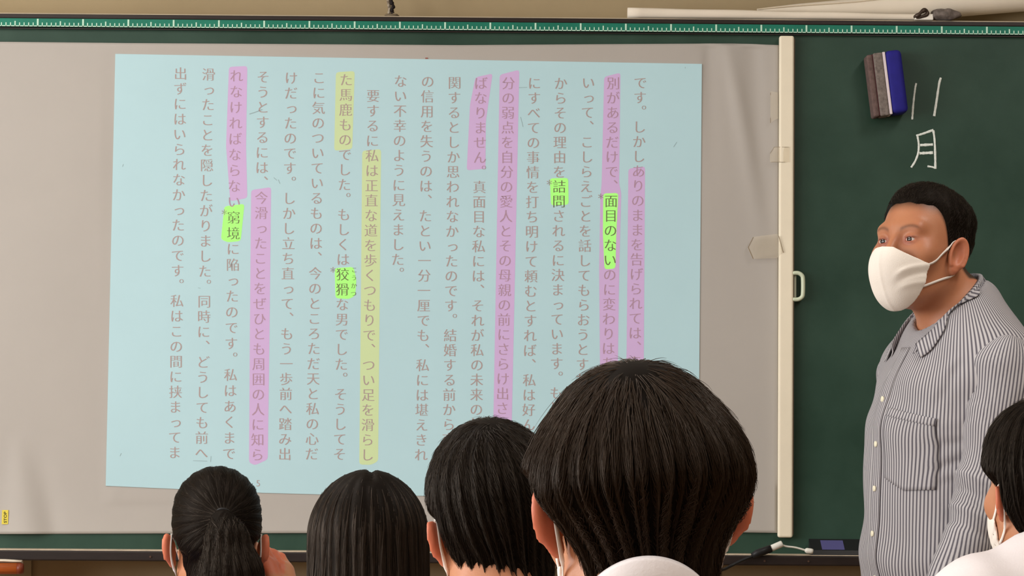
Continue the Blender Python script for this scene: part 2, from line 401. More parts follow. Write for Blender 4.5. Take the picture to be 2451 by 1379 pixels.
tape([(1803, 567), (1861, 560), (1874, 604), (1861, 618), (1803, 620), (1790, 594)], 'arrow-shaped clear tape piece below mid height, across sheet edge and cream bar',
     [((1803, 568), (1791, 592)), ((1791, 592), (1803, 620)), ((1864, 565), (1875, 605))])
tape([(1853, 352), (1890, 352), (1890, 388), (1843, 388), (1843, 368)], 'small clear tape piece on the cream bar above the arrow-shaped one',
     [((1853, 352), (1844, 367)), ((1853, 352), (1888, 352)), ((1846, 388), (1880, 388))], 1.2)
tape([(1844, 218), (1862, 222), (1862, 284), (1852, 288), (1844, 296)], 'uppermost clear tape scrap on the right edge of the sheet',
     [((1844, 222), (1844, 228)), ((1844, 282), (1844, 294))], 1.4)
# sticker
c = at(12, 1238, SY-.002); st = empty('stop_sticker', c); bpy.context.view_layer.update()
tag(st, 'tiny yellow STOP sticker near the lower left corner of the white sheet', 'sticker')
b = MB(); YS = SY-max(sheet_disp(5, 1255), sheet_disp(21, 1255), sheet_disp(5, 1221))-.0008; v = [at(5, 1221, YS), at(20, 1221, YS), at(19, 1255, YS), at(4, 1255, YS)]
b.add(v+[q+np.array([0, .0005, 0]) for q in v], [(0, 3, 2, 1), (4, 5, 6, 7), (0, 1, 5, 4), (1, 2, 6, 5), (2, 3, 7, 6), (3, 0, 4, 7)])
pbuild(b, 'label_face', mat('yellow_sticker', (222, 205, 80), .5), st)
fc = bpy.data.curves.new('stop_source', 'FONT'); fc.size = 1; fo = bpy.data.objects.new('stop_source', fc); COL.objects.link(fo)
b = MB(); _gl.clear(); vv, ff = glyph('STOP', 0.02)
wv = vv[:, 0].max()
P = [at(15.8-v_[1]*9.5, 1252-v_[0]*27/wv, YS-.0003) for v_ in vv]; b.add(P, ff)
pbuild(b, 'lettering', mat('sticker_print', (60, 62, 25), .6), st); bpy.data.objects.remove(fo)
# ------------------------------------------------------------------ chalk writing
M_chalk = mat('chalk', (238, 244, 238), 0.95, 0.05, noise=0.25, nscale=250)
def chalk(paths, label, name):
    allp = [p for pa in paths for p in pa[0]]
    e = empty(name, at(sum(p[0] for p in allp)/len(allp), sum(p[1] for p in allp)/len(allp), -.0006)); bpy.context.view_layer.update()
    tag(e, label, 'chalk writing', 'chalk writing on the right board')
    for pts, wpx in paths:
        sp = spline([(*p,) for p in pts], max(12, 6*len(pts))) if len(pts) > 2 else [np.array(pts[0], float)*(1-t)+np.array(pts[1], float)*t for t in np.linspace(0, 1, 12)]
        b = MB(); rr = [(wpx/2/1085)*(0.85+0.3*random.random()) for _ in sp]
        b.tube([at(p[0], p[1], -.0004) for p in sp], rr, 8)
        b.v = [(v[0], -0.0004+(v[1]+0.0004)*0.25, v[2]) for v in b.v]
        pbuild(b, 'chalk_stroke', M_chalk, e)
chalk([([(2193, 199), (2190, 215), (2186, 250), (2183.5, 286)], 4.6)], 'left short chalk stroke of the numeral above the kanji, beside the eraser', 'chalk_numeral')
chalk([([(2252, 186), (2248, 200), (2242, 240), (2236, 278)], 5.6)], 'right slanting chalk stroke of the numeral above the kanji', 'chalk_numeral')
chalk([([(2196, 325), (2199, 345), (2198, 365), (2191, 385), (2181, 401)], 4.6), ([(2193, 325), (2212, 319), (2234, 311)], 5.2),
       ([(2234, 312), (2237, 335), (2238.5, 370), (2239, 404)], 5.0), ([(2239, 402), (2230, 399.5), (2220, 398)], 4.6),
       ([(2202, 347.5), (2233, 346)], 6.2), ([(2201, 367), (2233, 365.5)], 6.4)], 'white chalk kanji for month below the numeral strokes', 'chalk_kanji')
# ------------------------------------------------------------------ eraser
er_c = at(2115, 208, -0.002)
er = empty('board_eraser', er_c); tag(er, 'blue and grey felt chalkboard eraser stuck to the board beside the chalk numeral', 'eraser')
er.rotation_euler = (0, 0, 0)
rot = Matrix.Rotation(math.radians(7.2), 4, 'Y').inverted()
def erpart(mb, name, m, smooth=False):
    mb.v = [tuple(rot @ Vector(v)) for v in mb.v]; return mb.build(name, m, er, smooth)
mm_ = 1/1085*0.985
b = MB(); b.box((3*mm_, -0.062, -74*mm_), (44*mm_, 0, 80*mm_), 0.010); erpart(b, 'blue_cap', mat('blue_cloth', (34, 31, 130), .75, noise=.15, nscale=60), True)
b = MB(); b.box((-2*mm_, -0.060, -74*mm_), (4.5*mm_, -.002, 78*mm_), 0.001); erpart(b, 'white_plate', mat('white_plate', (222, 210, 214), .5))
M_felt = mat('grey_felt', (132, 122, 116), .95, noise=.45, nscale=160, bump=.6, bscale=300)
b = MB(); b.box((-25*mm_, -0.060, -76*mm_), (-2*mm_, -.002, 78*mm_), 0.004); erpart(b, 'felt', M_felt)
b = MB(); b.box((-41*mm_, -0.057, -76*mm_), (-26*mm_, -.002, 76*mm_), 0.005); erpart(b, 'felt', mat('dusty_felt', (112, 92, 88), .95, noise=.4, nscale=120, bump=.5, bscale=300))
b = MB(); b.box((-28*mm_, -0.055, -74*mm_), (-24*mm_, -.004, 76*mm_), 0.001); erpart(b, 'felt_seam', mat('felt_seam', (78, 42, 46), .95))
# ------------------------------------------------------------------ things on the top ledge
zl = ZT+0.031
p0 = at(1501, 22, 0.03); p1 = at(2224, 40, 0.03)
st_ = empty('paper_strip', (at(1501, 50, 0.03)[0], 0.03, zl)); bpy.context.view_layer.update()
tag(st_, 'long flattened white paper roll lying along the top of the chalkboard frame', 'paper roll')
b = MB(); xs = np.linspace(p0[0], p1[0], 24); n = 16; vs = []
for i, x in enumerate(xs):
    t = i/23; hh = (at(1501, 22, .03)[2]-zl)*(1-t)+(at(2190, 38, .03)[2]-zl)*t
    for k in range(n):
        a = 2*PI*k/n; ca, sa = math.cos(a), math.sin(a)
        sx_ = math.copysign(abs(ca)**.55, ca); sz_ = math.copysign(abs(sa)**.55, sa)
        vs.append((x, 0.012+sx_*0.020+0.002*math.sin(i*.7), zl+hh/2+sz_*hh/2*(1 if sa < 0 else 1+0.05*math.sin(i*.9))))
fs = [(i*n+k, i*n+(k+1) % n, (i+1)*n+(k+1) % n, (i+1)*n+k) for i in range(23) for k in range(n)]+[tuple(range(n))[::-1], tuple(23*n+k for k in range(n))]
b.add(vs, fs); pbuild(b, 'paper_tube', M_paper, st_, smooth=True)
b = MB(); a0 = at(2188, 45, 0.0); b.box((a0[0], -.010, zl), (p1[0]+.004, 0.030, zl+.0135), .002); pbuild(b, 'end_label', mat('white_label', (236, 232, 222), .6), st_)
rl = empty('chart_roll', (at(2300, 45, 0.03)[0], 0.02, zl)); bpy.context.view_layer.update()
tag(rl, 'big white rolled chart slanting up to the right above the board frame', 'paper roll')
b = MB(); pts = []; rr = []
for i in range(20):
    t = i/19; x = 1812+t*900
    yc = 27-3*t-34*t**0.9*1.6; r = 3+46*t**0.75
    yb_ = interp([(1812, 29), (2000, 44), (2200, 48), (2300, 40), (2451, 28), (2720, 5)], x); yt_ = interp([(1812, 21), (1900, 10), (2050, -4), (2451, -60), (2720, -110)], x)
    r_ = (yb_-yt_)/2/1075; pts.append(at(x, (yb_+yt_)/2, 0.035+r_*.9)); rr.append(r_)
b.tube(pts, rr, 28); pbuild(b, 'rolled_sheet', M_paper, rl, smooth=True)
b = MB()
pts2 = [p+np.array([0, -.004-r*0.75, r*0.55]) for p, r in zip(pts, rr)]; b.tube(pts2, .0012, 6); pbuild(b, 'sheet_edge', mat('sheet_edge', (214, 200, 176), .7), rl, smooth=True)
def blob(c, r, seed, amp=.25, nu=22, nv=12):
    rg = random.Random(seed); ph = [rg.uniform(0, 6) for _ in range(6)]; vs = []; fs = []
    for j in range(nv+1):
        th = PI*j/nv
        for i in range(nu):
            a = 2*PI*i/nu; k = 1+amp*(math.sin(3*a+ph[0])*math.sin(th*3+ph[1])+.6*math.sin(7*a+ph[2]+2*th)*math.sin(th))
            vs.append((c[0]+r[0]*k*math.sin(th)*math.cos(a), c[1]+r[1]*k*math.sin(th)*math.sin(a), max(c[2]-r[2], c[2]+r[2]*k*math.cos(th))))
    for j in range(nv):
        for i in range(nu): fs.append((j*nu+i, (j+1)*nu+i, (j+1)*nu+(i+1) % nu, j*nu+(i+1) % nu))
    return vs, fs
a0 = at(2262, 40, 0.0); rag = MB(); rag.add(*blob((a0[0], 0.0, zl+.013), (.034, .02, .0128), 3, .14))
o = rag.build('dust_rag', mat('grey_rag', (128, 118, 112), .95, noise=.5, nscale=90, bump=.5), None, True); tag(o, 'crumpled grey rag on the board ledge below the slanting paper roll', 'rag')
a0 = at(2205, 34, 0.0); b = MB(); pts = spline([at(2186, 42, -.002), at(2198, 36, -.012), at(2206, 28, -.014), at(2216, 24, -.01), at(2219, 34, -.008), at(2206, 40, -.01), at(2190, 43, -.004)], 24)
b.tube(pts, [.0035+.002*math.sin(i*.5)**2 for i in range(24)], 8); cl = b.build('binder_clip', mat('dark_metal_clip', (74, 62, 54), .4, metal=.4), None, True)
tag(cl, 'small dark clip gripping the end of the flattened paper roll', 'clip')
# hanging cord
ce = empty('hanging_cord', (at(936, 34, .02)[0], .02, zl+.004)); bpy.context.view_layer.update(); tag(ce, 'short black and beige knotted cord hanging above the top rail', 'cord')
b = MB(); b.tube(spline([at(935, -60, .02), at(936, -10, .015), at(937, 5, .01), at(941, 15, .01), at(938, 23, .01), at(940, 31, .012)], 30), [.0042+.001*math.sin(i*1.1) for i in range(30)], 10); pbuild(b, 'black_strand', mat('black_cord', (24, 14, 14), .7), ce, smooth=True)
b = MB(); b.tube(spline([at(928, -60, .022), at(929, -5, .02), at(930, 8, .02), at(932, 20, .018), at(931, 33, .02)], 26), [.0034+.0006*math.sin(i*1.7) for i in range(26)], 10); pbuild(b, 'beige_strand', mat('beige_cord', (190, 178, 158), .8, noise=1, nscale=110, rgb2=(60, 40, 26)), ce, smooth=True)
b = MB(); b.add(*blob((at(938, 36, .02)[0], .02, zl+.0035), (.016, .014, .0045), 5, .12)); pbuild(b, 'cord_foot', mat('cord_foot', (120, 106, 86), .8), ce, smooth=True)
# ------------------------------------------------------------------ bottom: receiver box and cables
zt_ = ZB+.0018
x0 = at(1941, 1310, -.06)[0]; x1 = at(2110, 1310, -.06)[0]
bx = empty('control_box', ((x0+x1)/2, -.045, zt_)); bpy.context.view_layer.update()
tag(bx, 'flat black control box with two lavender labels on the chalk ledge', 'control box')
tz = at(2000, 1297, -.02)[2]; fz = zt_
b = MB(); b.add([(x0, -.072, fz), (x1, -.072, fz), (x1, -.008, fz), (x0, -.008, fz), (x0, -.068, fz+.010), (x1, -.068, fz+.010), (x1, -.012, fz+.033), (x0, -.012, fz+.033)],
    [(0, 3, 2, 1), (4, 5, 6, 7), (0, 1, 5, 4), (1, 2, 6, 5), (2, 3, 7, 6), (3, 0, 4, 7)]); pbuild(b, 'case', M_black, bx)
M_lav = mat('lavender_label', (88, 86, 138), .5)
def on_top(px): return px
for (xa, xb, sk) in ((1963, 2017, 5), (2061, 2070, 5)):
    b = MB(); v = []
    for (x, s_) in ((xa, 0), (xb, 0), (xb+sk, 1), (xa+sk, 1)):
        yq = -.020 if s_ == 0 else -.066; zz = fz+.010+.023*((yq+.068)/.056)+.0006
        v.append((at(x, 1312, yq)[0], yq, zz))
    b.add(v, [(0, 3, 2, 1)]); b.add([(p[0], p[1], p[2]-.0006) for p in v], [(0, 1, 2, 3)]); pbuild(b, 'box_label', M_lav, bx)
# black cable with white plug
cb = empty('adapter_cable', at(1830, 1322, -.09)); bpy.context.view_layer.update(); tag(cb, 'black cable with a white plug joined to a thin white lead at the chalk ledge', 'cable')
b = MB(); b.tube(spline([at(1640, 1500, -.35), at(1700, 1385, -.2), at(1740, 1360, -.11), at(1780, 1340, -.095), at(1806, 1330, -.09)], 30), .0034, 10); pbuild(b, 'black_lead', M_black, cb, smooth=True)
b = MB(); b.tube([at(1800, 1331, -.09), at(1812, 1325, -.09), at(1846, 1313, -.09)], [.0058, .0085, .0085], 14); pbuild(b, 'plug_sleeve', M_black, cb, smooth=True)
b = MB(); b.tube([at(1845, 1313.5, -.09), at(1848, 1312, -.09), at(1871, 1302, -.09), at(1873, 1301, -.09)], [.006, .0072, .0072, .006], 14); pbuild(b, 'white_plug', M_white, cb, smooth=True)
b = MB(); b.tube(spline([at(1870, 1304, -.09), at(1882, 1308, -.088), at(1905, 1311, -.086), at(1930, 1318, -.084)], 20), .0021, 8); pbuild(b, 'white_lead', M_white, cb, smooth=True)
b = MB(); b.tube([at(1927, 1317, -.085), at(1931, 1318, -.085), at(1942, 1319.5, -.085), at(1946, 1320, -.085)], [.0038, .0058, .0058, .005], 14); pbuild(b, 'end_plug', M_white, cb, smooth=True)
# wooden roller at lower left
ro = empty('roller_rod', at(-40, 1360, -.10)); bpy.context.view_layer.update(); tag(ro, 'orange-brown wooden roller wrapped in a white sheet below the board, at lower left', 'roller')
b = MB(); b.tube([at(-180, 1361, -.10), at(42, 1361, -.10)], .0122, 24); pbuild(b, 'wooden_rod', mat('orange_wood', (205, 106, 48), .4, noise=.4, nscale=12, stretch=(1, 10, 10)), ro, smooth=True)
b = MB(); b.tube([at(41, 1361, -.10), at(50, 1361, -.10), at(56, 1361, -.10), at(57, 1361, -.10)], [.0126, .0126, .0105, .006], 24); pbuild(b, 'rod_end', mat('dark_wood_end', (112, 48, 26), .4), ro, smooth=True)
b = MB(); cx_ = []; n = 14
A = at(-180, 1361, -.10); B = at(52, 1361, -.10)
vs = []
for t in np.linspace(0, 1, 12):
    c_ = A*(1-t)+B*t
    for k in range(n):
        a = math.radians(52+118*k/(n-1)); rr_ = .0165*(1 if t < .8 else 1-.15*(t-.8)/.2)
        vs.append((c_[0], c_[1]-math.cos(a)*rr_*.9+.004, c_[2]+math.sin(a)*rr_+.002))
fs = [(i*n+k, i*n+k+1, (i+1)*n+k+1, (i+1)*n+k) for i in range(11) for k in range(n-1)]
b.add(vs, fs); o = pbuild(b, 'wrapped_sheet', mat('sheet_wrap', (214, 202, 184), .7), ro, smooth=True); md = o.modifiers.new('s', 'SOLIDIFY'); md.thickness = .002
b = MB(); b.box((A[0], -.1, A[2]-.01), (A[0]+.03, YW, A[2]+.01)); pbuild(b, 'wall_bracket', M_wf, ro)
# ================================================================== people: implicit surfaces meshed by surface nets
f32 = np.float32
def vsub(p, o): return (p[0]-o[0], p[1]-o[1], p[2]-o[2])
def ell(p, c, r):
    x, y, z = vsub(p, c)
    k0 = np.sqrt((x/r[0])**2+(y/r[1])**2+(z/r[2])**2)+1e-6
    k1 = np.sqrt((x/r[0]**2)**2+(y/r[1]**2)**2+(z/r[2]**2)**2)+1e-6
    return k0*(k0-1)/k1
def rc(p, a, b_, ra, rb):
    a = np.array(a, float); b_ = np.array(b_, float); ba = b_-a; L = float(ba@ba)+1e-9
    x, y, z = vsub(p, a); h = np.clip((x*ba[0]+y*ba[1]+z*ba[2])/L, 0, 1)
    return np.sqrt((x-h*ba[0])**2+(y-h*ba[1])**2+(z-h*ba[2])**2)-(ra+(rb-ra)*h)
def smin(a, b_, k):
    h = np.maximum(k-np.abs(a-b_), 0)/k
    return np.minimum(a, b_)-h*h*k*0.25
def smax(a, b_, k): return -smin(-a, -b_, k)
def sst(a, b_, x):
    t = np.clip((x-a)/(b_-a), 0, 1); return t*t*(3-2*t)
def frame(M, o, p):      # world -> local, M has local axes as columns
    x, y, z = vsub(p, o)
    return (M[0][0]*x+M[1][0]*y+M[2][0]*z, M[0][1]*x+M[1][1]*y+M[2][1]*z, M[0][2]*x+M[1][2]*y+M[2][2]*z)
def loc2w(M, o, q): return np.array(o)+np.array(M)@np.array(q, float)
def rotz(a): c, s = math.cos(a), math.sin(a); return np.array([[c, -s, 0], [s, c, 0], [0, 0, 1.]])
def rotx(a): c, s = math.cos(a), math.sin(a); return np.array([[1, 0, 0], [0, c, -s], [0, s, c.real]])
def roty(a): c, s = math.cos(a), math.sin(a); return np.array([[c, 0, s], [0, 1, 0], [-s, 0, c]])
def nets(f, ax):
    X = ax[0][:, None, None].astype(f32); Y = ax[1][None, :, None].astype(f32); Z = ax[2][None, None, :].astype(f32)
    D = np.broadcast_to(f((X, Y, Z)), (len(ax[0]), len(ax[1]), len(ax[2]))).astype(f32)
    S = D < 0
    nx, ny, nz = D.shape
    cnt = np.zeros((nx-1, ny-1, nz-1), np.uint8)
    for i in (0, 1):
        for j in (0, 1):
            for k in (0, 1): cnt += S[i:nx-1+i, j:ny-1+j, k:nz-1+k]
    act = (cnt > 0) & (cnt < 8); I = np.argwhere(act)
    idx = -np.ones(act.shape, np.int32); idx[act] = np.arange(len(I))
    acc = np.zeros((len(I), 3)); num = np.zeros(len(I))
    cn = [(i, j, k) for i in (0, 1) for j in (0, 1) for k in (0, 1)]
    for a in cn:
        for d in range(3):
            if a[d]: continue
            b_ = list(a); b_[d] = 1
            ia = I+np.array(a); ib = I+np.array(b_)
            da = D[ia[:, 0], ia[:, 1], ia[:, 2]]; db = D[ib[:, 0], ib[:, 1], ib[:, 2]]
            m = (da < 0) != (db < 0); t = np.where(m, da/np.where(m, da-db, 1), 0)
            pa = np.stack([ax[c][ia[:, c]] for c in range(3)], 1); pb = np.stack([ax[c][ib[:, c]] for c in range(3)], 1)
            acc[m] += (pa+(pb-pa)*t[:, None])[m]; num[m] += 1
    V = acc/np.maximum(num, 1)[:, None]
    Q = []
    for d in range(3):
        e = [0, 0, 0]; e[d] = 1
        A = S[:nx-e[0], :ny-e[1], :nz-e[2]]; B = S[e[0]:, e[1]:, e[2]:]
        ch = np.argwhere(A != B)
        o1, o2 = [(1, 2), (2, 0), (0, 1)][d]
        ok = (ch[:, o1] > 0) & (ch[:, o2] > 0) & (ch[:, o1] < D.shape[o1]-1) & (ch[:, o2] < D.shape[o2]-1); ch = ch[ok]
        u = np.zeros(3, int); u[o1] = 1; v = np.zeros(3, int); v[o2] = 1
        q = [ch, ch-u, ch-u-v, ch-v]
        ids = np.stack([idx[c[:, 0], c[:, 1], c[:, 2]] for c in q], 1)
        fl = A[ch[:, 0], ch[:, 1], ch[:, 2]]
        ids[~fl] = ids[~fl][:, ::-1]; Q.append(ids)
    Q = np.concatenate(Q); Q = Q[(Q >= 0).all(1)]
    return V, Q
def axis(lo, hi, fl, fh, hf, hc):
    pts = []; x = lo
    while x < hi:
        pts.append(x)
        d = max(0, fl-x, x-fh); x += min(hc, hf+d*0.25) if d > 0 else hf
    pts.append(x); return np.array(pts)
def make(name, f, box, hf, hc=None, fine=None, m=None, parent=None, org=None):
    ax = []
    for d in range(3):
        lo, hi = box[d]; fl, fh = (fine[d] if fine else (lo, hi)); ax.append(axis(lo, hi, fl, fh, hf, hc or hf))
    V, Q = nets(f, ax)
    o = np_obj(name, V-np.array(org), Q, m, parent)
    return o, V
def gradf(f, P, e=0.0015):
    def ev(q): return np.asarray(f((q[:, 0], q[:, 1], q[:, 2])), dtype=float)
    g_ = np.stack([ev(P+np.eye(3)[d]*e)-ev(P-np.eye(3)[d]*e) for d in range(3)], 1)
    return g_/(np.linalg.norm(g_, axis=1)[:, None]+1e-9)
# ---- head, local frame: origin between the ears, face -y, z up
def head_sdf(p, jaw=1.0, ear_out=0.42, ear_s=1.0, ear_dz=0.0, ear_dy=0.0):
    x, y, z = p; ax_ = np.abs(x); q = (ax_, y, z)
    d = smin(ell(p, (0, .012, .035), (.075, .097, .090)), ell(p, (0, -.028, -.035), (.060*jaw, .066, .082)), .035)
    d = smin(d, rc(q, (.046*jaw, .0, -.058), (.018, -.070, -.100), .021, .017), .03)
    d = smin(d, ell(p, (0, -.078, -.098), (.021, .018, .018)), .02)
    d = smin(d, ell(q, (.043*jaw, -.062, -.020), (.026, .024, .024)), .03)
    d = smin(d, rc(q, (.006, -.083, .030), (.040, -.074, .030), .011, .011), .02)
    d = smax(d, -ell(q, (.031, -.106, .008), (.018, .016, .012)), .014)
    nose = smin(rc(p, (0, -.089, .016), (0, -.113, -.026), .0075, .0105), ell(q, (.011, -.101, -.032), (.008, .011, .008)), .008)
    d = smin(d, nose, .010)
    d = smin(d, ell(p, (0, -.092, -.060), (.024, .010, .009)), .006)
    lid = np.maximum(ell(q, (.031, -.0795, .007), (.0150, .0135, .0140)), -np.maximum(np.abs(z-.0062-.06*(ax_-.031)*0)-.0036*np.clip(1-((ax_-.0315)/.0145)**2, 0, 1), y+.0795))
    d = smin(d, lid, .004)
    # ear
    a = ear_out; ca, sa = math.cos(a), math.sin(a)
    ex, ey, ez = (ax_-.073)/ear_s, (y-.012-ear_dy)/ear_s, (z+.002+ear_dz)/ear_s
    t1 = ex*ca-ey*sa; t2 = ex*sa+ey*ca                      # t1 across the plate, t2 along it (backwards)
    t2b = t2-.014-ez*.18
    pl = ell((t1-.004, t2b, ez), (0, 0, 0), (.0075, .0195-0*ez, .0320))
    pl = smax(pl, -ell((t1-.012, t2b+.003, ez-.002), (0, 0, 0), (.0105, .0115, .0215)), .004)
    rim = np.sqrt((np.sqrt((t2b/.0175)**2+((ez)/.030)**2+1e-9)-1)**2*(.022**2)+(t1-.0085)**2)-.0030
    rim = np.where(ez < -.022, rim+.004, rim)
    ear = smin(pl, rim, .004); ear = smin(ear, ell((t1-.003, t2-.004, ez+.029), (0, 0, 0), (.0050, .0085, .0090)), .006)
    return smin(d, ear*ear_s, .006)
def cran(p): return smin(cran0(p), rc(p, (0, .034, -.03), (0, .040, -.16), .054, .052), .035)
def cran0(p): return smin(ell(p, (0, .012, .035), (.075, .097, .090)), ell(p, (0, -.028, -.035), (.060, .066, .082)), .035)
class Person: pass
def hand_sdf(p, wr, Mh, curl=0.5, side=1):
    # hand frame: -z fingers direction, y palm normal (palm faces -y), x across (thumb on +x*side)
    q = frame(Mh, wr, p)
    d = rc(q, (0, 0, 0), (.0, 0, -.03), .024, .024); d = np.maximum(d, 0*d-1)
    palm = rc((q[0], q[1]*1.7, q[2]), (-.018, 0, -.035), (-.022, 0, -.080), .018, .018)
    palm = smin(palm, rc((q[0], q[1]*1.7, q[2]), (.018, 0, -.035), (.022, 0, -.082), .020, .018), .02)
    d = smin(d, palm, .02)
    for k, (fx, L) in enumerate(((.028, .068), (.0095, .076), (-.010, .070), (-.028, .055))):
        a = np.array([fx*side, 0, -.088]); ang = curl*.6; prev = a; tot = 0
        for j, fr in enumerate((.45, .30, .25)):
            tot += ang*(1.0, 1.2, .9)[j]; nx_ = prev+np.array([0, -math.sin(tot), -math.cos(tot)])*L*fr
            d = smin(d, rc(q, prev, nx_, .0088-.0008*j, .0082-.0010*j), .005); prev = nx_
    a = np.array([.022*side, -.004, -.028]); b1 = a+np.array([.026*side, -.016, -.030]); b2 = b1+np.array([.010*side, -.010, -.028])
    d = smin(d, rc(q, a, b1, .013, .0105), .01); d = smin(d, rc(q, b1, b2, .0102, .008), .005)
    return d
def build_person(nm, label, base, head_o, Rh, hs, hipz, tyaw, seated, arms, mats, hair, hres=.003, shirt_kw=None, group=None, neck_r=.056, mask=True, wide=1.0, ear_out=.42, shirt_long=True, lean=0.0, ear_s=1.0, ear_dz=0.0, ear_dy=0.0, drop=.245, shd=0.0):
    """base=(x,y) of the torso, head_o = head centre in the world, hipz = hip height"""
    P = Person(); P.e = empty(nm, (base[0], base[1], 0)); tag(P.e, label, 'person', group)
    org = np.array([base[0], base[1], 0.0]); P.org = org
    Rt = rotz(tyaw); to = np.array([base[0], base[1], hipz])
    Rh = np.array(Rh); head_o = np.array(head_o); P.Rh, P.ho, P.hs, P.Rt, P.to, P.edz = Rh, head_o, hs, Rt, to, ear_dz
    SH = head_o[2]-drop*hs-hipz            # shoulder line above the hips
    k = SH/.50; P.SH = SH
    sh_off = lean
    def HP(p): q = frame(Rh, head_o, p); return (q[0]/hs, q[1]/hs, q[2]/hs)
    P.HP = HP
    P.head = lambda p: head_sdf(HP(p), ear_out=ear_out, ear_s=ear_s, ear_dz=ear_dz, ear_dy=ear_dy)*hs
    nb = loc2w(Rt, to, (0, .018+lean, SH+.015)); nt_ = loc2w(Rh, head_o, (0, .022*hs, -.045*hs))
    P.nb, P.nt = nb, nt_
    def neck(p): return rc(p, nb, nt_, neck_r*1.08, neck_r)
    def torso(p):
        q = frame(Rt, to, p); qa = (np.abs(q[0]), q[1], q[2])
        d = ell(q, (0, .0, .0), (.165*wide, .118, .14))
        d = smin(d, ell(q, (0, -.012+lean*.4, .17*k), (.150*wide, .122*wide, .17)), .08)
        d = smin(d, ell(q, (0, .0+lean*.8, .355*k), (.168*wide, .118, .175)), .08)
        d = smin(d, rc(qa, (0, .008+lean, SH-.045-shd*.3), (.148*wide, .008+lean, SH-.050-shd), .062, .056), .06)
        d = smin(d, rc(qa, (.02, .022+lean, SH+.035), (.12*wide, .014+lean, SH-.015-shd), .045, .040), .06)
        return d
    def arm(p, s):
        A = arms.get(s)
        sp = loc2w(Rt, to, (s*.172*wide, .008+lean, SH-.045-shd))
        return sp, A[0], A[1]
    def arm_d(p, s, extra=0.0, hand=True):
        sp, el, wr = arm(p, s)
        d = rc(p, sp, el, .054+extra, .042+extra); d2 = rc(p, el, wr, .041+extra, .028+extra*.7)
        return smin(d, d2, .02)
    def legs(p):
        q = frame(Rt, to, p); d = None
        for s in (-1, 1):
            hp = (s*.088, 0, -.03)
            if seated: kn = (s*.12, -.42, .02); an = (s*.12, -.40, .09-hipz)
            else: kn = (s*.10, -.02, -hipz*.46); an = (s*.11, .02, .09-hipz)
            L = smin(rc(q, hp, kn, .088, .060), rc(q, kn, an, .056, .040), .04)
            ft = rc(q, (an[0], an[1]+.02, .045-hipz), (an[0]*1.15, an[1]-.15, .034-hipz), .040, .030)
            L = smin(L, ft, .03); d = L if d is None else np.minimum(d, L)
        return d
    P.torso, P.arm_d, P.neck, P.legs, P.armp = torso, arm_d, neck, legs, arm
    def body(p):
        d = smin(torso(p), neck(p), .035)
        for s in (-1, 1):
            d = smin(d, arm_d(p, s), .02)
            sp, el, wr = arm(p, s); A = arms[s]
            Mh = A[2] if len(A) > 2 else None
            if Mh is None:
                zz = np.array(el)-np.array(wr); zz /= np.linalg.norm(zz); xx = np.cross([0, 0, 1.] if abs(zz[2]) < .9 else Rt[:, 1], zz); xx /= np.linalg.norm(xx); yy = np.cross(zz, xx)
                Mh = np.stack([xx, yy, zz], 1)
            d = smin(d, hand_sdf(p, wr, Mh, .5, s), .012)
        d = smin(d, legs(p), .05)
        return d
    def whole(p):
        d = body(p)
        hd = P.head(p)
        return smin(d, hd, .022)
    P.whole = whole
    # grid bounds
    pts = [nb, head_o]+[np.array(a_) for s in (-1, 1) for a_ in arms[s][:2]]
    lo = np.min(pts, 0)-.16; hi = np.max(pts, 0)+.16
    for c_ in ((-.26, -.2), (.26, -.2), (-.26, .2), (.26, .2)):
        q = loc2w(Rt, to, (*c_, 0)); lo = np.minimum(lo, q); hi = np.maximum(hi, q)
    if seated:
        for s in (-.2, .2):
            q = loc2w(Rt, to, (s, -.64, 0)); lo = np.minimum(lo, q); hi = np.maximum(hi, q)
    else:
        q = loc2w(Rt, to, (0, -.25, 0)); lo = np.minimum(lo, q); hi = np.maximum(hi, q)
    lo[2] = -.005; hi[2] = head_o[2]+.16
    hb = .135*hs
    fine = [(head_o[0]-hb*.8, head_o[0]+hb*.8), (head_o[1]-hb, head_o[1]+hb), (head_o[2]-.14*hs, head_o[2]+.13*hs)]
    o, V = make('body', whole, [(lo[d], hi[d]) for d in range(3)], hres, .013, fine, mats['skin'], P.e, org)
    # colour attributes: stubble darkening near the hair, light shining through the ears painted as red
    hp = HP((V[:, 0], V[:, 1], V[:, 2])); hx, hy, hz_ = hp
    inh = (np.abs(hz_-.01) < .14) & (np.abs(hy) < .13) & (np.abs(hx) < .12)
    ear = np.where(inh, sst(.0745, .083, np.abs(hx))*sst(.05, .035, np.abs(hz_+ear_dz)), 0)
    stb = np.where(inh, hair['stub'](hx, hy, hz_)*sst(.080, .075, np.abs(hx)), 0) if 'stub' in hair else np.zeros(len(V))
    brow = np.exp(-((hz_-.0265-.006*np.cos((np.abs(hx)-.034)/.012))/.0036)**2)*sst(.010, .017, np.abs(hx))*sst(.054, .044, np.abs(hx))*(hy < -.05)
    lidl = np.where(inh, np.exp(-((hz_-.0105)/.0016)**2-((np.abs(hx)-.032)/.013)**4)*(hy < -.06), 0)
    sock = np.where(inh, np.exp(-((hz_-.004)/.010)**2-((np.abs(hx)-.028)/.016)**2)*(hy < -.05), 0)
    at_ = o.data.color_attributes.new('paint', 'FLOAT_COLOR', 'POINT')
    arr = np.stack([ear, np.clip(stb+brow*.55*inh, 0, 1), np.clip(lidl*.8, 0, 1)+0*sock, sock], 1).astype(f32); at_.data.foreach_set('color', arr.ravel())
    P.body = o
    # eyes
    P.eyes = []
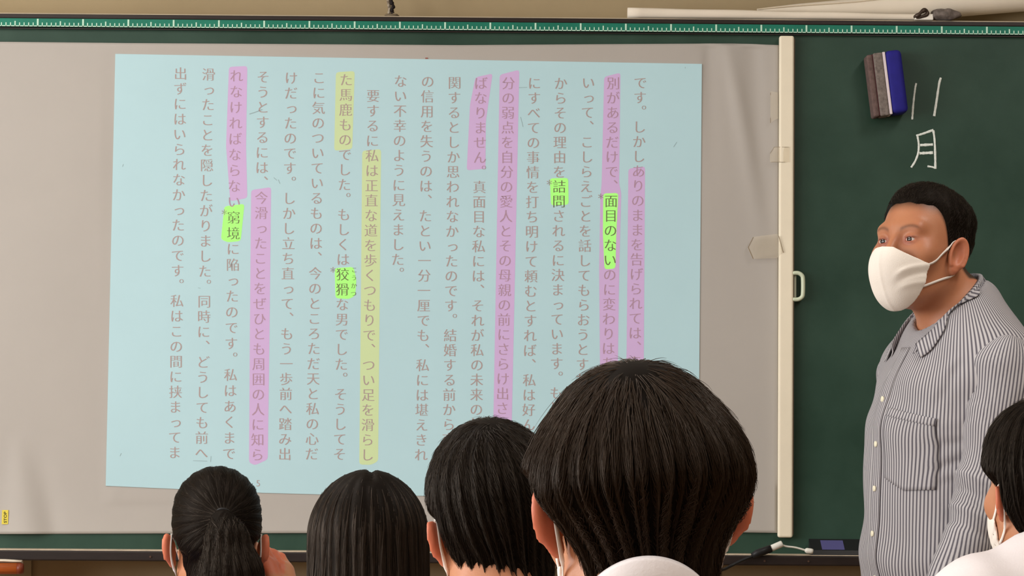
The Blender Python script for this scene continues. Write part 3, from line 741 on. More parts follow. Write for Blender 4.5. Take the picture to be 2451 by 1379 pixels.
    for s in (-1, 1):
        c_ = loc2w(Rh, head_o, (s*.031*hs, -.0785*hs, .007*hs)); r = .0122*hs
        gz = Rh@np.array([.05*1, -1.0, -.05]); gz = gz/np.linalg.norm(gz)
        v = []; fcs = []; nu, nv = 20, 13
        up_ = np.cross(gz, Rh[:, 0]); up_ /= np.linalg.norm(up_); rt_ = np.cross(up_, gz)
        ir = []
        for j in range(nv+1):
            th = PI*j/nv
            for i in range(nu):
                a = 2*PI*i/nu; v.append(c_-org+r*(gz*math.cos(th)+(rt_*math.cos(a)+up_*math.sin(a))*math.sin(th)))
        for j in range(nv):
            for i in range(nu): fcs.append((j*nu+i, (j+1)*nu+i, (j+1)*nu+(i+1) % nu, j*nu+(i+1) % nu))
        eo = mesh_obj('eyeball', v, fcs, mats['eye'], P.e, True); eo.data.materials.append(mats['iris'])
        for pi_, pl_ in enumerate(eo.data.polygons):
            if pi_//nu < 2: pl_.material_index = 1
    return P
# ---- hair
def strands(P, f, name, roots, flow, L, K, m, parent, rad, lift0, lift1, seed=0, skin=None, clump=.35, corr=.8):
    """roots: (n,3) world; flow(p)->dir ; L: (n,) lengths"""
    rg = np.random.default_rng(seed); n = len(roots); p = roots.copy(); out = [p.copy()]
    ph = rg.normal(0, 1, (n, 3)); cl = np.stack([np.sin(roots[:, (d+1) % 3]*160+roots[:, d]*90+d*2)+.6*np.sin(roots[:, (d+2) % 3]*310+d) for d in range(3)], 1)
    off = rg.uniform(0, 1, n)
    for k in range(K):
        t = (k+1)/K
        v = flow(p)+clump*.35*cl+clump*.25*ph
        nn = gradf(f, p); v = v-nn*(v*nn).sum(1)[:, None]*(.95); v /= np.linalg.norm(v, axis=1)[:, None]+1e-9
        p = p+v*(L/K)[:, None]
        d = np.asarray(f((p[:, 0], p[:, 1], p[:, 2])), float)
        tg = lift0+(lift1-lift0)*t*off
        p = p-nn*((d-tg)*corr)[:, None]
        out.append(p.copy())
    A = np.stack(out, 1)-P.org      # n,K+1,3
    hc_ = bpy.data.hair_curves.new(name); hc_.add_curves([K+1]*n)
    hc_.position_data.foreach_set('vector', A.astype(f32).ravel())
    rr = rad*(1-.75*np.linspace(0, 1, K+1)**2)[None, :]*rg.uniform(.7, 1.3, n)[:, None]
    at_ = hc_.attributes.get('radius') or hc_.attributes.new('radius', 'FLOAT', 'POINT')
    at_.data.foreach_set('value', rr.astype(f32).ravel())
    hc_.materials.append(m)
    o = bpy.data.objects.new(name, hc_); COL.objects.link(o); o.parent = parent; o['kind'] = 'stuff'
    return o
def sample(V, n, rg, wt=None):
    wt = np.ones(len(V)) if wt is None else wt
    i = rg.choice(len(V), n, p=wt/wt.sum()); return V[i]+rg.normal(0, .0015, (n, 3))
def ribbon(P, name, pts, w_, m, parent, f=None, lift=.0012, th=.0011):
    """elastic band through head-local points, laid on the surface f"""
    q = np.array([loc2w(P.Rh, P.ho, np.array(a_)*P.hs) for a_ in spline(pts, 40)])
    if f is not None:
        for it_ in range(14):
            d = np.asarray(f((q[:, 0], q[:, 1], q[:, 2])), float); nn = gradf(f, q); q = q+nn*np.maximum(lift-d, 0)[:, None]
            if it_ < 12: q[1:-1] = q[1:-1]*.5+(q[2:]+q[:-2])*.25
        nn = gradf(f, q)
    else: nn = np.tile(P.Rh[:, 0], (len(q), 1))
    t = np.gradient(q, axis=0); t /= np.linalg.norm(t, axis=1)[:, None]
    bb = np.cross(t, nn); bb /= np.linalg.norm(bb, axis=1)[:, None]+1e-9
    vs = []; fs = []; n = len(q)
    for i in range(n):
        for (a_, c_) in ((-.5, -.5), (.5, -.5), (.5, .5), (-.5, .5)): vs.append(q[i]+bb[i]*w_*a_+nn[i]*th*c_-P.org)
    for i in range(n-1):
        for k in range(4): fs.append((i*4+k, i*4+(k+1) % 4, (i+1)*4+(k+1) % 4, (i+1)*4+k))
    fs += [(3, 2, 1, 0), tuple((n-1)*4+k for k in range(4))]
    return mesh_obj(name, vs, fs, m, parent, True)
def mask_of(P, m, mband, detail=True, res=.0022, straps=(-1, 1), path=None, sidy=.036):
    def msh(h):
        x, y, z = h; ax_ = np.abs(x)
        d0 = smin(ell(h, (0, -.028, -.040), (.062, .070, .080)), ell(h, (0, -.072, -.090), (.034, .034, .032)), .03)
        d0 = smin(d0, rc(h, (0, -.094, .004), (0, -.108, -.032), .013, .019), .035)
        d0 = smin(d0, ell(h, (0, -.072, -.052), (.046, .054, .048)), .03)
        if detail:   # slanting soft folds
            sd = sst(.018, .045, x)
            d0 = d0-.0022*sd*np.exp(-((z+.068-(ax_-.03)*.75)/.0055)**2)+.0020*sd*np.exp(-((z+.080-(ax_-.03)*.75)/.0055)**2)
            d0 = d0-.0016*sd*np.exp(-((z+.093-(ax_-.03)*.55)/.005)**2)
            d0 = d0-.0012*np.exp(-(x/.004)**2)
        top = z-(-.013-.52*np.maximum(ax_-.020, 0)-.05*ax_)
        bot = -(z+.130-.75*np.maximum(ax_-.020, 0))
        sid = (y+sidy-.12*(z+.05))
        rg_ = smax(smax(top, bot, .004), sid, .004)
        return np.maximum(np.abs(d0-.0042)-.0024, rg_)
    fw = lambda p: msh(P.HP(p))*P.hs
    c_ = loc2w(P.Rh, P.ho, (0, -.075*P.hs, -.05*P.hs)); r = .085*P.hs
    o, V = make('face_mask', fw, [(c_[d]-r, c_[d]+r) for d in range(3)], res, m=m, parent=P.e, org=P.org)
    for s in straps:
        pth = path or [(a_, b_, c2-(P.edz if b_ > -.03 else 0)) for a_, b_, c2 in [(.0545, -.054, -.046), (.068, -.022, -.012), (.0765, -.004, .014), (.0790, .012, .030), (.0800, .026, .020), (.0805, .031, -.004), (.0765, .024, -.030), (.068, .002, -.052), (.056, -.036, -.078)]]
        ribbon(P, 'ear_loop', [(s*a_, b_, c2) for a_, b_, c2 in pth], .0042, mband, o, P.whole)
    return o
# ---- materials for people
def skin_mat(name, rgb, ear_glow_rgb):  # ear colour carries the red of light passing through
    m = mat(name, rgb, .48, .35, sss=.12, bump=.12, bscale=420)
    nt = m.node_tree; b_ = nt.nodes['Principled BSDF']
    a_ = nt.nodes.new('ShaderNodeAttribute'); a_.attribute_name = 'paint'
    sp = nt.nodes.new('ShaderNodeSeparateColor'); nt.links.new(a_.outputs['Color'], sp.inputs[0])
    prev = None; base = (*lin(rgb), 1)
    nz = nt.nodes.new('ShaderNodeTexNoise'); nz.inputs['Scale'].default_value = 22; nz.inputs['Detail'].default_value = 3
    tc = nt.nodes.new('ShaderNodeTexCoord'); nt.links.new(tc.outputs['Object'], nz.inputs['Vector'])
    mx = nt.nodes.new('ShaderNodeMix'); mx.data_type = 'RGBA'; mx.inputs[6].default_value = base
    mx.inputs[7].default_value = (base[0]*.86, base[1]*.70, base[2]*.66, 1); nt.links.new(nz.outputs[0], mx.inputs[0]); prev = mx.outputs[2]
    for so, c in ((sp.outputs[0], (*lin(ear_glow_rgb), 1)), (sp.outputs[1], (*lin((34, 26, 22)), 1)), (sp.outputs[2], (*lin((60, 34, 28)), 1)), (a_.outputs['Alpha'], (*lin((150, 84, 66)), 1))):
        mx = nt.nodes.new('ShaderNodeMix'); mx.data_type = 'RGBA'; nt.links.new(so, mx.inputs[0]); nt.links.new(prev, mx.inputs[6]); mx.inputs[7].default_value = c; prev = mx.outputs[2]
    nt.links.new(prev, b_.inputs['Base Color']); return m
M_skin = skin_mat('skin', (184, 128, 94), (190, 118, 88))
M_skin2 = skin_mat('skin_student', (196, 140, 104), (202, 114, 84))
M_eye = mat('eye_white', (214, 200, 192), .25, .5); M_iris = mat('iris', (36, 22, 18), .15, .6)
M_mask = mat('mask_cloth', (238, 230, 220), .85, .1, bump=.25, bscale=500)
M_band = mat('elastic_band', (240, 232, 224), .8, .1)
M_shirtw = mat('white_shirt', (238, 231, 232), .85, .1, noise=.04, nscale=12, bump=.2, bscale=300)
M_trous = mat('dark_trousers', (40, 42, 54), .85, .1)
M_blue = mat('blue_jersey', (58, 84, 168), .8, .1)
def hair_mat(name, rgb, rough=.42):
    m = mat(name, rgb, rough, .32); b_ = m.node_tree.nodes['Principled BSDF']; b_.inputs['Specular Tint'].default_value = (1, .80, .62, 1); return m
M_hcap = hair_mat('hair_mass', (10, 7, 6), .6); M_hcap.node_tree.nodes['Principled BSDF'].inputs['Specular IOR Level'].default_value = .1
M_hair = hair_mat('hair_strand', (20, 14, 11), .42)
M_hairb = hair_mat('hair_strand_brown', (42, 30, 22), .42)
M_hairl = hair_mat('hair_strand_dark_brown', (31, 22, 17), .40)
mats = dict(skin=M_skin2, eye=M_eye, iris=M_iris)
def headrot(yaw, pitch=0, roll=0):    # local face -y
    return rotz(yaw)@rotx(pitch)@roty(roll)
def cloth(P, name, f, box, res, m, parent=None, uv=None):
    o, V = make(name, f, box, res, m=m, parent=parent or P.e, org=P.org)
    if uv is not None:
        u = np.asarray(uv(V), dtype=f32); a_ = o.data.attributes.new('stripe', 'FLOAT', 'POINT'); a_.data.foreach_set('value', u)
    return o
def shoes(P, lo, hi):
    for sd in (-1, 1):
        def sho(p, sd=sd):
            q = frame(P.Rt, P.to, p); d = P.legs(p)-.007; return np.maximum(np.maximum(np.maximum(d, p[2]-.085), -(p[2]-.002)), -q[0]*sd)
        cloth(P, 'shoe', sho, [(lo[d], hi[d]) for d in range(3)], .011, M_black)
def simple_clothes(P, shirt_m, res=.008, collar=True, trous=M_trous, sleeve=True, hipdrop=-.10, collar_kw=None):
    def sh(p):
        q = frame(P.Rt, P.to, p); d = P.torso(p)
        for s in (-1, 1):
            sp, el, wr = P.armp(p, s); d = smin(d, rc(p, sp, el, .060, .050), .03); d = smin(d, rc(p, el, el+(wr-el)*.85, .049, .040), .02)
        d = d-.012-.0025*np.sin(q[2]*60+np.sin(q[0]*22)*2)*np.sin(q[0]*31+q[2]*13)
        d = np.maximum(d, -(q[2]-hipdrop))
        return smax(d, -(P.neck(p)-.006), .012)
    lo = np.min([P.nb, P.to]+[P.armp(None, s)[i] for s in (-1, 1) for i in (0, 1, 2)], 0)-.22; hi = np.max([P.nb, P.to]+[P.armp(None, s)[i] for s in (-1, 1) for i in (0, 1, 2)], 0)+.22
    lo[2] = P.to[2]+hipdrop-.02; hi[2] = P.nb[2]+.10
    o = cloth(P, 'shirt', sh, [(lo[d], hi[d]) for d in range(3)], res, shirt_m)
    P.shirt_f = sh
    def tr(p):
        q = frame(P.Rt, P.to, p); d = smin(P.torso(p), P.legs(p), .05)-.009
        d = np.maximum(d, q[2]-.06); d = np.maximum(d, -(p[2]-.10)); return d
    qs = [loc2w(P.Rt, P.to, (a_, b_, 0)) for a_ in (-.25, .25) for b_ in (-.55, .2)]
    lo2 = np.min(qs, 0)-.05; hi2 = np.max(qs, 0)+.05; lo2[2] = .08; hi2[2] = P.to[2]+.1
    cloth(P, 'trousers', tr, [(lo2[d], hi2[d]) for d in range(3)], .014, trous)
    lo2[2] = -.004; hi2[2] = .1
    qs = [loc2w(P.Rt, P.to, (a_, b_, 0)) for a_ in (-.25, .25) for b_ in (-.7, .2)]; lo2[:2] = np.min(qs, 0)[:2]; hi2[:2] = np.max(qs, 0)[:2]
    shoes(P, lo2, hi2)
    return o
def collar(P, m, c0, R, drop=.045, stand=.032, gap=.35, flare=.016, tilt=(0, 0), uvs=160, parent=None, point=.02, name='collar', rx=1.0, ry=1.0, th=.0022, back_up=.012, push=None, spread=0.0):
    """folded shirt collar round the neck; c0 = neck base centre (world)"""
    n = uvs; vs = []; fs = []; rows = 7; us = []
    for i in range(n+1):
        s = -1+2*i/n; a = s*(PI-gap)                     # a=0 at the back
        front = abs(s)**3
        for j in range(rows):
            t = j/(rows-1)
            if j < 3: rr = R+.001*j; z = stand*(j/2)      # stand rises
            else:
                tt = (j-3+1)/(rows-3); rr = R+.004+flare*tt*(1+.4*front); z = stand-(drop+point*front**2)*tt+.004*(j == 3)
            z += back_up*(math.cos(a)*.5+.5)
            lx = math.sin(a)*rr*rx; ly = math.cos(a)*rr*ry
            ly -= front*.010*(j/(rows-1)); ly += front*spread*max(0, (j-2)/(rows-3)); z -= .018*front
            q = np.array([lx, ly, z+tilt[0]*ly+tilt[1]*lx]); vs.append(np.array(c0)+P.Rt@q-P.org); us.append(s*.9*R*PI*1.0+j*.0)
        if i:
            for j in range(rows-1): k = (i-1)*rows+j; fs.append((k, k+1, k+rows+1, k+rows))
    if push is not None:
        A = np.array(vs)+P.org; rw = np.arange(len(A)) % rows; G = A.reshape(n+1, rows, 3)
        off = np.where(rw < 3, .0008, .0035+.0025*(rw == 3))
        for it_ in range(10):
            A = G.reshape(-1, 3); d = np.asarray(push((A[:, 0], A[:, 1], A[:, 2])), float); nn = gradf(push, A); A = A+nn*np.clip(off-d, 0, .05)[:, None]
            G = A.reshape(n+1, rows, 3)
            if it_ < 8: G[1:-1] = G[1:-1]*.5+(G[2:]+G[:-2])*.25; G[:, 4:-1] = G[:, 4:-1]*.6+(G[:, 5:]+G[:, 3:-2])*.2
        vs = list(G.reshape(-1, 3)-P.org)
    o = mesh_obj(name, vs, fs, m, parent or P.e, True)
    a_ = o.data.attributes.new('stripe', 'FLOAT', 'POINT'); a_.data.foreach_set('value', np.array(us, dtype=f32))
    md = o.modifiers.new('s', 'SOLIDIFY'); md.thickness = th; md.offset = 0
    return o
def headbox(P, up=.20, dn=.2, sx=.13, sy=.15):
    o = P.ho; s = P.hs; return [(o[0]-sx*s, o[0]+sx*s), (o[1]-sy*s, o[1]+sy*s), (o[2]-dn*s, o[2]+up*s)]
# ================================================================== the teacher
TY = -1.10
tho = at(2208, 602, TY)
TR = headrot(math.radians(-43), math.radians(-7), math.radians(-2))
tz = 0.86
tb = at(2292, 900, TY)
hairline = lambda x, y, z: z-(.076-.10*np.clip((np.abs(x)-.040)/.03, 0, 1)**1.5*1.0*(y < 0))
def teach_reg(x, y, z):
    ax_ = np.abs(x)
    # lower limit of the hair: forehead line, temple corner, sideburn, nape
    zf = .077-.005*(ax_/.05)**2
    side = sst(-.042, -.008, y)                    # 0 on the face side, 1 behind the temple
    zs = .030-.052*sst(-.040, -.006, y)-.055*sst(.03, .07, y)
    return z-(zf*(1-side)+zs*side)
def stub(x, y, z):
    r = teach_reg(x, y, z); return sst(-.016, .014, r)*.92
arms = {1: (at(2368, 1195, TY-.17), at(2270, 1420, TY-.22)), -1: (at(2165, 1200, TY+.20), at(2120, 1450, TY+.02))}
mats['skin'] = M_skin
P = build_person('person', 'man in a white face mask and thin-striped grey shirt, standing before the chalkboard', (tb[0], TY+.02), tho, TR, .965, tz, math.radians(-69), False, arms, mats, dict(stub=stub), hres=.0024, wide=1.02, neck_r=.061, drop=.150, ear_s=1.05, ear_dz=.012, ear_dy=-.024, shd=.035)
def th(p):
    h = P.HP(p); r = teach_reg(*h); t = .0075*sst(-.006, .018, r)+.009*sst(.0, .05, r)*sst(.03, .08, h[2])+.006*sst(.03, .09, h[1])*sst(-.02, .03, h[2])-.0040+.0009*np.sin(h[0]*190+h[1]*60)*np.sin(h[1]*170)
    return (cran0(h)-t)*P.hs
o, HV = make('hair', th, headbox(P, .17, .1), .0026, m=M_hcap, parent=P.e, org=P.org)
THAIR = o
rg = np.random.default_rng(3)
hl = np.stack(P.HP((HV[:, 0], HV[:, 1], HV[:, 2])), 1); reg = teach_reg(hl[:, 0], hl[:, 1], hl[:, 2])
ok = reg > -.004
roots = sample(HV[ok], 9000, rg, .25+sst(0, .02, reg[ok])); 
def tflow(p):
    h = np.stack(P.HP((p[:, 0], p[:, 1], p[:, 2])), 1); w_ = np.array([.01, .06, .11]); v = h-w_; v[:, 2] -= .03; return v@P.Rh.T/np.linalg.norm(v, axis=1)[:, None]
strands(P, th, 'hair_strands', roots, tflow, rg.uniform(.006, .016, len(roots)), 5, M_hair, THAIR, .0002, -.001, .0028, 3, clump=.5, corr=.7)
mo = mask_of(P, M_mask, M_band, True, .0018, sidy=.066, path=[(.050, -.068, -.036), (.064, -.046, -.022), (.0735, -.022, -.006), (.0770, -.008, .012), (.0780, .008, .016), (.0800, .018, -.006), (.0765, .008, -.042), (.066, -.022, -.060), (.046, -.066, -.084)])
# shirt
def stripe_mat(name):
    m = mat(name, (196, 190, 190), .8, .15, bump=.12, bscale=420); nt = m.node_tree; b_ = nt.nodes['Principled BSDF']
    a_ = nt.nodes.new('ShaderNodeAttribute'); a_.attribute_name = 'stripe'
    mu = nt.nodes.new('ShaderNodeMath'); mu.operation = 'MULTIPLY'; mu.inputs[1].default_value = 2*PI/.0062; nt.links.new(a_.outputs['Fac'], mu.inputs[0])
    s_ = nt.nodes.new('ShaderNodeMath'); s_.operation = 'SINE'; nt.links.new(mu.outputs[0], s_.inputs[0])
    rp = nt.nodes.new('ShaderNodeMapRange'); rp.inputs[1].default_value = -.35; rp.inputs[2].default_value = .75; nt.links.new(s_.outputs[0], rp.inputs[0])
    mx = nt.nodes.new('ShaderNodeMix'); mx.data_type = 'RGBA'; mx.inputs[6].default_value = (*lin((183, 180, 182)), 1); mx.inputs[7].default_value = (*lin((90, 87, 95)), 1)
    nt.links.new(rp.outputs[0], mx.inputs[0]); nt.links.new(mx.outputs[2], b_.inputs['Base Color']); return m
M_strip = stripe_mat('striped_cotton')
def crease(q, a_, b_, w_, amp):
    return amp*np.exp(-(rc(q, a_, b_, 0, 0)/w_)**2)
def fold(q, a_, b_, w_, am):
    x, y, z = q; ba = b_-a_; L = float(ba@ba); h = ((x-a_[0])*ba[0]+(y-a_[1])*ba[1]+(z-a_[2])*ba[2])/L
    hc2 = np.clip(h, -.15, 1.15); dx, dy, dz = x-a_[0]-hc2*ba[0], y-a_[1]-hc2*ba[1], z-a_[2]-hc2*ba[2]
    hor = math.hypot(ba[0], ba[1]); sg = (dz*hor-(dx*ba[0]+dy*ba[1])/(hor+1e-6)*ba[2])/math.sqrt(L)
    r2 = (dx*dx+dy*dy+dz*dz)/(w_*w_)
    tp = np.clip(1-((h-.5)/.72)**2, 0, 1)
    return am*tp*(sg/w_)*2.2*np.exp(-r2)
def hitp(px, py, f):
    dr = at(px, py, 0)-CAMP; dr /= np.linalg.norm(dr); t = 5.2
    for _ in range(60):
        c_ = CAMP+dr*t; d = float(f((c_[0], c_[1], c_[2]))); t += d*.8
        if abs(d) < 1e-4: break
    q = frame(P.Rt, P.to, CAMP+dr*t); return np.array([float(v) for v in q])
CC_ = at(2238, 730, TY+.02)
_tb = lambda p: P.torso(p)-.016
FOLDS = []
for (x0, y0, x1, y1, w_, am) in ((2292, 1022, 2200, 1030, .012, .005), (2292, 1050, 2195, 1052, .012, .007), (2298, 1092, 2180, 1136, .013, .0085),
    (2120, 1110, 2300, 1225, .016, .006), (2296, 1138, 2250, 1150, .011, .005), (2300, 1268, 2235, 1282, .012, .007), (2110, 1180, 2200, 1290, .016, .005),
    (2250, 1310, 2160, 1300, .013, .005), (2100, 1060, 2130, 1130, .013, .004), (2290, 870, 2230, 960, .014, .005), (2270, 900, 2215, 975, .012, -.004),
    (2096, 1230, 2180, 1340, .016, .005), (2130, 1150, 2185, 1160, .010, .004), (2150, 1240, 2290, 1330, .017, .005)):
    FOLDS.append((hitp(x0, y0, _tb), hitp(x1, y1, _tb), w_, am))
def tshirt(p):
    q = frame(P.Rt, P.to, p); x, y, z = q
    d = P.torso(p)-.016
    d = smin(d, ell(q, (0, -.03, .14), (.172, .138, .20)), .05); d = smin(d, ell(q, (0, -.030, .34), (.150, .134, .17)), .05)
    sf = sst(-.02, .05, x)
    wr = .0035*np.sin(z*46+x*26+1.2*np.sin(z*17+y*9))*np.sin(x*18-z*14+y*21)
    d = d-wr
    for (a_, b_, w_, am) in FOLDS: d = d-fold(q, a_, b_, w_, am)*sst(.085, .13, x)
    d = np.maximum(d, -(z+.12))
    # neck opening: a V at the front
    vop = ell((x, y+.06, z-(P.SH+.060)), (0, 0, 0), (.036, .060, .062))
    d = smax(d, -smin(P.neck(p)-.012, vop, .02), .008)
    fx, fy, fz = vsub(p, CC_); lq = fy*P.Rt[1][1]+fx*P.Rt[0][1]; d = smax(d, fz-.80*lq+.008, .008)
    return d
lo = P.to+np.array([-.28, -.28, -.15]); hi = P.to+np.array([.28, .28, P.SH+.10])
def tuv(V):
    q = frame(P.Rt, P.to, (V[:, 0], V[:, 1], V[:, 2])); a_ = np.arctan2(q[0], -(q[1]-.01)); return a_*.155
SHO = cloth(P, 'shirt', tshirt, [(lo[d], hi[d]) for d in range(3)], .0042, M_strip, uv=tuv)
for s in (1, -1):
    sp, el, wr = P.armp(None, s)
    def slv(p, s=s, sp=sp, el=el, wr=wr):
        d = rc(p, sp+(el-sp)*.02, el, .070, .060); d = smin(d, rc(p, el, el+(wr-el)*.93, .058, .046), .03)
        a_ = (el-sp)/np.linalg.norm(el-sp); x, y, z = vsub(p, sp); t = x*a_[0]+y*a_[1]+z*a_[2]
        tb_ = np.sqrt(np.maximum(0, x*x+y*y+z*z-t*t))
        d = d-.003*np.sin(t*52+np.sin(x*30+y*14)*1.6)*np.sin(x*34+1)-.004*np.exp(-((t-.10)/.012)**2)*np.sin(x*20+y*26)
        for te, am in ((.235, .006), (.265, -.006), (.30, .006), (.33, -.005)): d = d-am*np.exp(-((t-te-x*.35)/.009)**2)*sst(.0, .05, -y+0*x)
        return d
    def suv(V, sp=sp, el=el):
        a_ = (el-sp)/np.linalg.norm(el-sp); u0 = np.cross(a_, [0, 1, 0]); u0 /= np.linalg.norm(u0); v0 = np.cross(a_, u0); r = V-sp; return np.arctan2(r@u0, r@v0)*.064
    pp = np.array([sp, el, wr]); lo = pp.min(0)-.09; hi = pp.max(0)+.09
    so = cloth(P, 'sleeve', slv, [(lo[d], hi[d]) for d in range(3)], .0042, M_strip, SHO, uv=suv)
    md = so.modifiers.new('d', 'SMOOTH'); md.iterations = 2
# collar, placket, pocket, buttons
COLT = collar(P, M_strip, at(2238, 730, TY+.02)+np.array([0, 0, -.034]), .073, drop=.044, stand=.030, gap=.68, flare=.022, parent=SHO, point=.004, spread=.045, tilt=(.80, 0), ry=1.08, back_up=.0, push=lambda p: np.minimum(tshirt(p), smin(P.torso(p), P.neck(p), .035)-.001), uvs=120)
def onfront(x, z, off, f=tshirt):
    ys = np.linspace(-.26, .02, 240); P_ = np.array([loc2w(P.Rt, P.to, (x, y, z)) for y in ys]); d = np.asarray(f((P_[:, 0], P_[:, 1], P_[:, 2])), float)
    i = int(np.argmax(d < 0)); t = d[i-1]/(d[i-1]-d[i]+1e-9) if i > 0 else 0; y = ys[i-1]+(ys[i]-ys[i-1])*t
    return loc2w(P.Rt, P.to, (x, y-off, z))-P.org
def patch(name, xa, xb, za, zb, off, m, nx=8, nz=24, shape=None, th=.0014, uv=True):
    vs = []; us = []
    for j in range(nz+1):
        for i in range(nx+1):
            x = xa+(xb-xa)*i/nx; z = za+(zb-za)*j/nz
            if shape: x, z = shape(x, z, i/nx, j/nz)
            vs.append(onfront(x, z, off)); us.append(x)
    fs = [(j*(nx+1)+i, j*(nx+1)+i+1, (j+1)*(nx+1)+i+1, (j+1)*(nx+1)+i) for j in range(nz) for i in range(nx)]
    o = mesh_obj(name, vs, fs, m, SHO, True); a_ = o.data.attributes.new('stripe', 'FLOAT', 'POINT'); a_.data.foreach_set('value', np.array(us, dtype=f32))
    md = o.modifiers.new('s', 'SOLIDIFY'); md.thickness = th; md.offset = 0
    return o
patch('placket', -.016, .016, -.10, P.SH-.035, .0018, M_strip, 4, 60)
patch('chest_pocket', .030, .132, .285, .412, .0022, M_strip, 12, 16, shape=lambda x, z, i, j: (x, z-.018*abs(i-.5)*-1*(1-j)*0-(1-j)*.012*(1-abs(i-.5)*2)-.2*(x-.03)), th=.0022)
patch('pocket_hem', .029, .133, .400, .414, .0040, M_strip, 12, 3, th=.0022, shape=lambda x, z, i, j: (x, z-.2*(x-.03)))
M_but = mat('shirt_button', (232, 226, 200), .3, .5)
for zz in (.43, .347, .265, .182, .10, .02, -.06):
    c_ = onfront(0, zz, .0035); nrm = P.Rt@np.array([0, -1, .0]); b = MB()
    b.tube([c_-nrm*.001, c_+nrm*.0008, c_+nrm*.0014], [.0056, .0056, .0046], 14); b.build('button', M_but, SHO, True)
def tr(p):
    q = frame(P.Rt, P.to, p); d = smin(P.torso(p), P.legs(p), .05)-.010
    d = np.maximum(d, q[2]+.02); return np.maximum(d, -(p[2]-.05))
lo = P.to+np.array([-.26, -.26, -P.to[2]+.03]); hi = P.to+np.array([.26, .26, .05])
cloth(P, 'trousers', tr, [(lo[d], hi[d]) for d in range(3)], .012, M_trous)
lo = P.to+np.array([-.36, -.36, -P.to[2]-.004]); hi = P.to+np.array([.36, .36, -P.to[2]+.1])
shoes(P, lo, hi)
TEACH = P
# ================================================================== students
mats['skin'] = M_skin2
def student(label, px, py, Y, hs, yaw, pitch, roll, arms_px=None, wide=.9, tyaw=None, lean=0.0, tdx=0.0, hres=.004, neck_r=.052, ear_out=.55, stub_=None, hipz=None, group=None, drop=.20, fwd=.05, ear_s=.86, ear_dz=.014):
    ho = at(px, py, Y); Rh_ = headrot(PI+math.radians(yaw), math.radians(pitch), math.radians(roll))
    hz = hipz or (ho[2]-drop*hs-.49)
    ty = PI+math.radians(tyaw or 0)
    base = (ho[0]+tdx, Y-fwd)
    Rt_ = rotz(ty); to_ = np.array([base[0], base[1], hz]); a_ = {}
    for s in (-1, 1):
        a_[s] = (loc2w(Rt_, to_, (s*.24, -.12, .20)), loc2w(Rt_, to_, (s*.12, -.34, .22)))
    if arms_px: a_.update(arms_px(to_, Rt_))
    return build_person('person', label, base, ho, Rh_, hs, hz, ty, True, a_, mats, dict(stub=stub_) if stub_ else {}, hres=hres, wide=wide, neck_r=neck_r, ear_out=ear_out, lean=lean, group=group, drop=drop, ear_s=ear_s, ear_dz=ear_dz)
def hflow(P, whorl, grav, tow=None):
    wv = np.array(whorl)
    def fl(p):
        h = np.stack(P.HP((p[:, 0], p[:, 1], p[:, 2])), 1); v = h-wv; n_ = np.linalg.norm(v, axis=1)[:, None]+1e-6; v = v/n_
        g_ = np.array(grav)[None, :]*np.clip(n_/.06, 0, 1)
        return (v+g_)@P.Rh.T
    return fl
# --- front boy
def boy_hair(P, reg, tmax, extra=None, whorl=(0, .05, .12), n=15000, L=(.03, .085), seed=1, rad=.00032, res=.0032, lift=.006, cap=M_hcap, st=M_hair, K=10, grav=(0, .15, -1.3), corr=.8, box=None, clump=.35, noise=.0022):
    def hf_(p):
        h = P.HP(p); x, y, z = h
        t = tmax(x, y, z)*sst(-.008, .022, reg(x, y, z))-.005
        d = cran(h)-t
        if extra is not None: d = extra(h, d)
        a_ = np.arctan2(x-whorl[0], y-whorl[1]+.0001); rr_ = np.sqrt((x-whorl[0])**2+(y-whorl[1])**2+.3*(z-whorl[2])**2)
        d = d-noise*np.sin(a_*19+rr_*30)*sst(.02, .07, rr_)-noise*.6*np.sin(a_*43+rr_*60)*sst(.03, .09, rr_)
        return d*P.hs
    o, HV = make('hair', hf_, box or headbox(P, .19, .19, .135, .155), res*P.hs, m=cap, parent=P.e, org=P.org)
    rg = np.random.default_rng(seed); h = np.stack(P.HP((HV[:, 0], HV[:, 1], HV[:, 2])), 1)
    roots = sample(HV, n, rg, .15+sst(0, .03, reg(h[:, 0], h[:, 1], h[:, 2])))
    nn = gradf(hf_, roots); roots = roots-nn*.003
    strands(P, hf_, 'hair_strands', roots, hflow(P, whorl, grav), rg.uniform(L[0], L[1], n)*P.hs, K, st, o, rad, -.001, lift, seed, clump=clump, corr=corr)
    P.hf = hf_; return o
def reg_boy(top=.06, ear=-.005, nape=-.085, dk=.055):
    def r(x, y, z):
        zs = ear+(nape-ear)*sst(.022, dk, y)+(top-ear)*sst(.0, -.07, y)
        return z-zs
    return r
# front boy : 2.7 m from the camera
BY = -7+2.75
P = student('nearest schoolboy seen from behind, thick dark hair, white mask loops and white shirt collar', 1526, 1230, BY, .97, 9, 4, 4, tyaw=0, hres=.0028, neck_r=.054, drop=.175, fwd=.060, ear_s=.88, ear_dz=.000, ear_out=.8)
boy_hair(P, reg_boy(ear=.026, nape=-.125, dk=.070), lambda x, y, z: .016+.011*sst(.11, .03, z)-.021*sst(.030, -.040, z)-.003*sst(-.03, -.08, z), n=24000, whorl=(.005, .055, .125), rad=.00030, seed=11, st=M_hairb, clump=.45)
mask_of(P, M_mask, M_band, False, .004)
SHB = simple_clothes(P, M_shirtw, .008)
collar(P, M_shirtw, np.array([P.nb[0]+.004, P.nb[1]+.012, at(1545, 1322, BY)[2]-.040-.072]), .064, drop=.055, stand=.040, gap=.3, flare=.014, parent=SHB, tilt=(1.1, 0), back_up=.0)
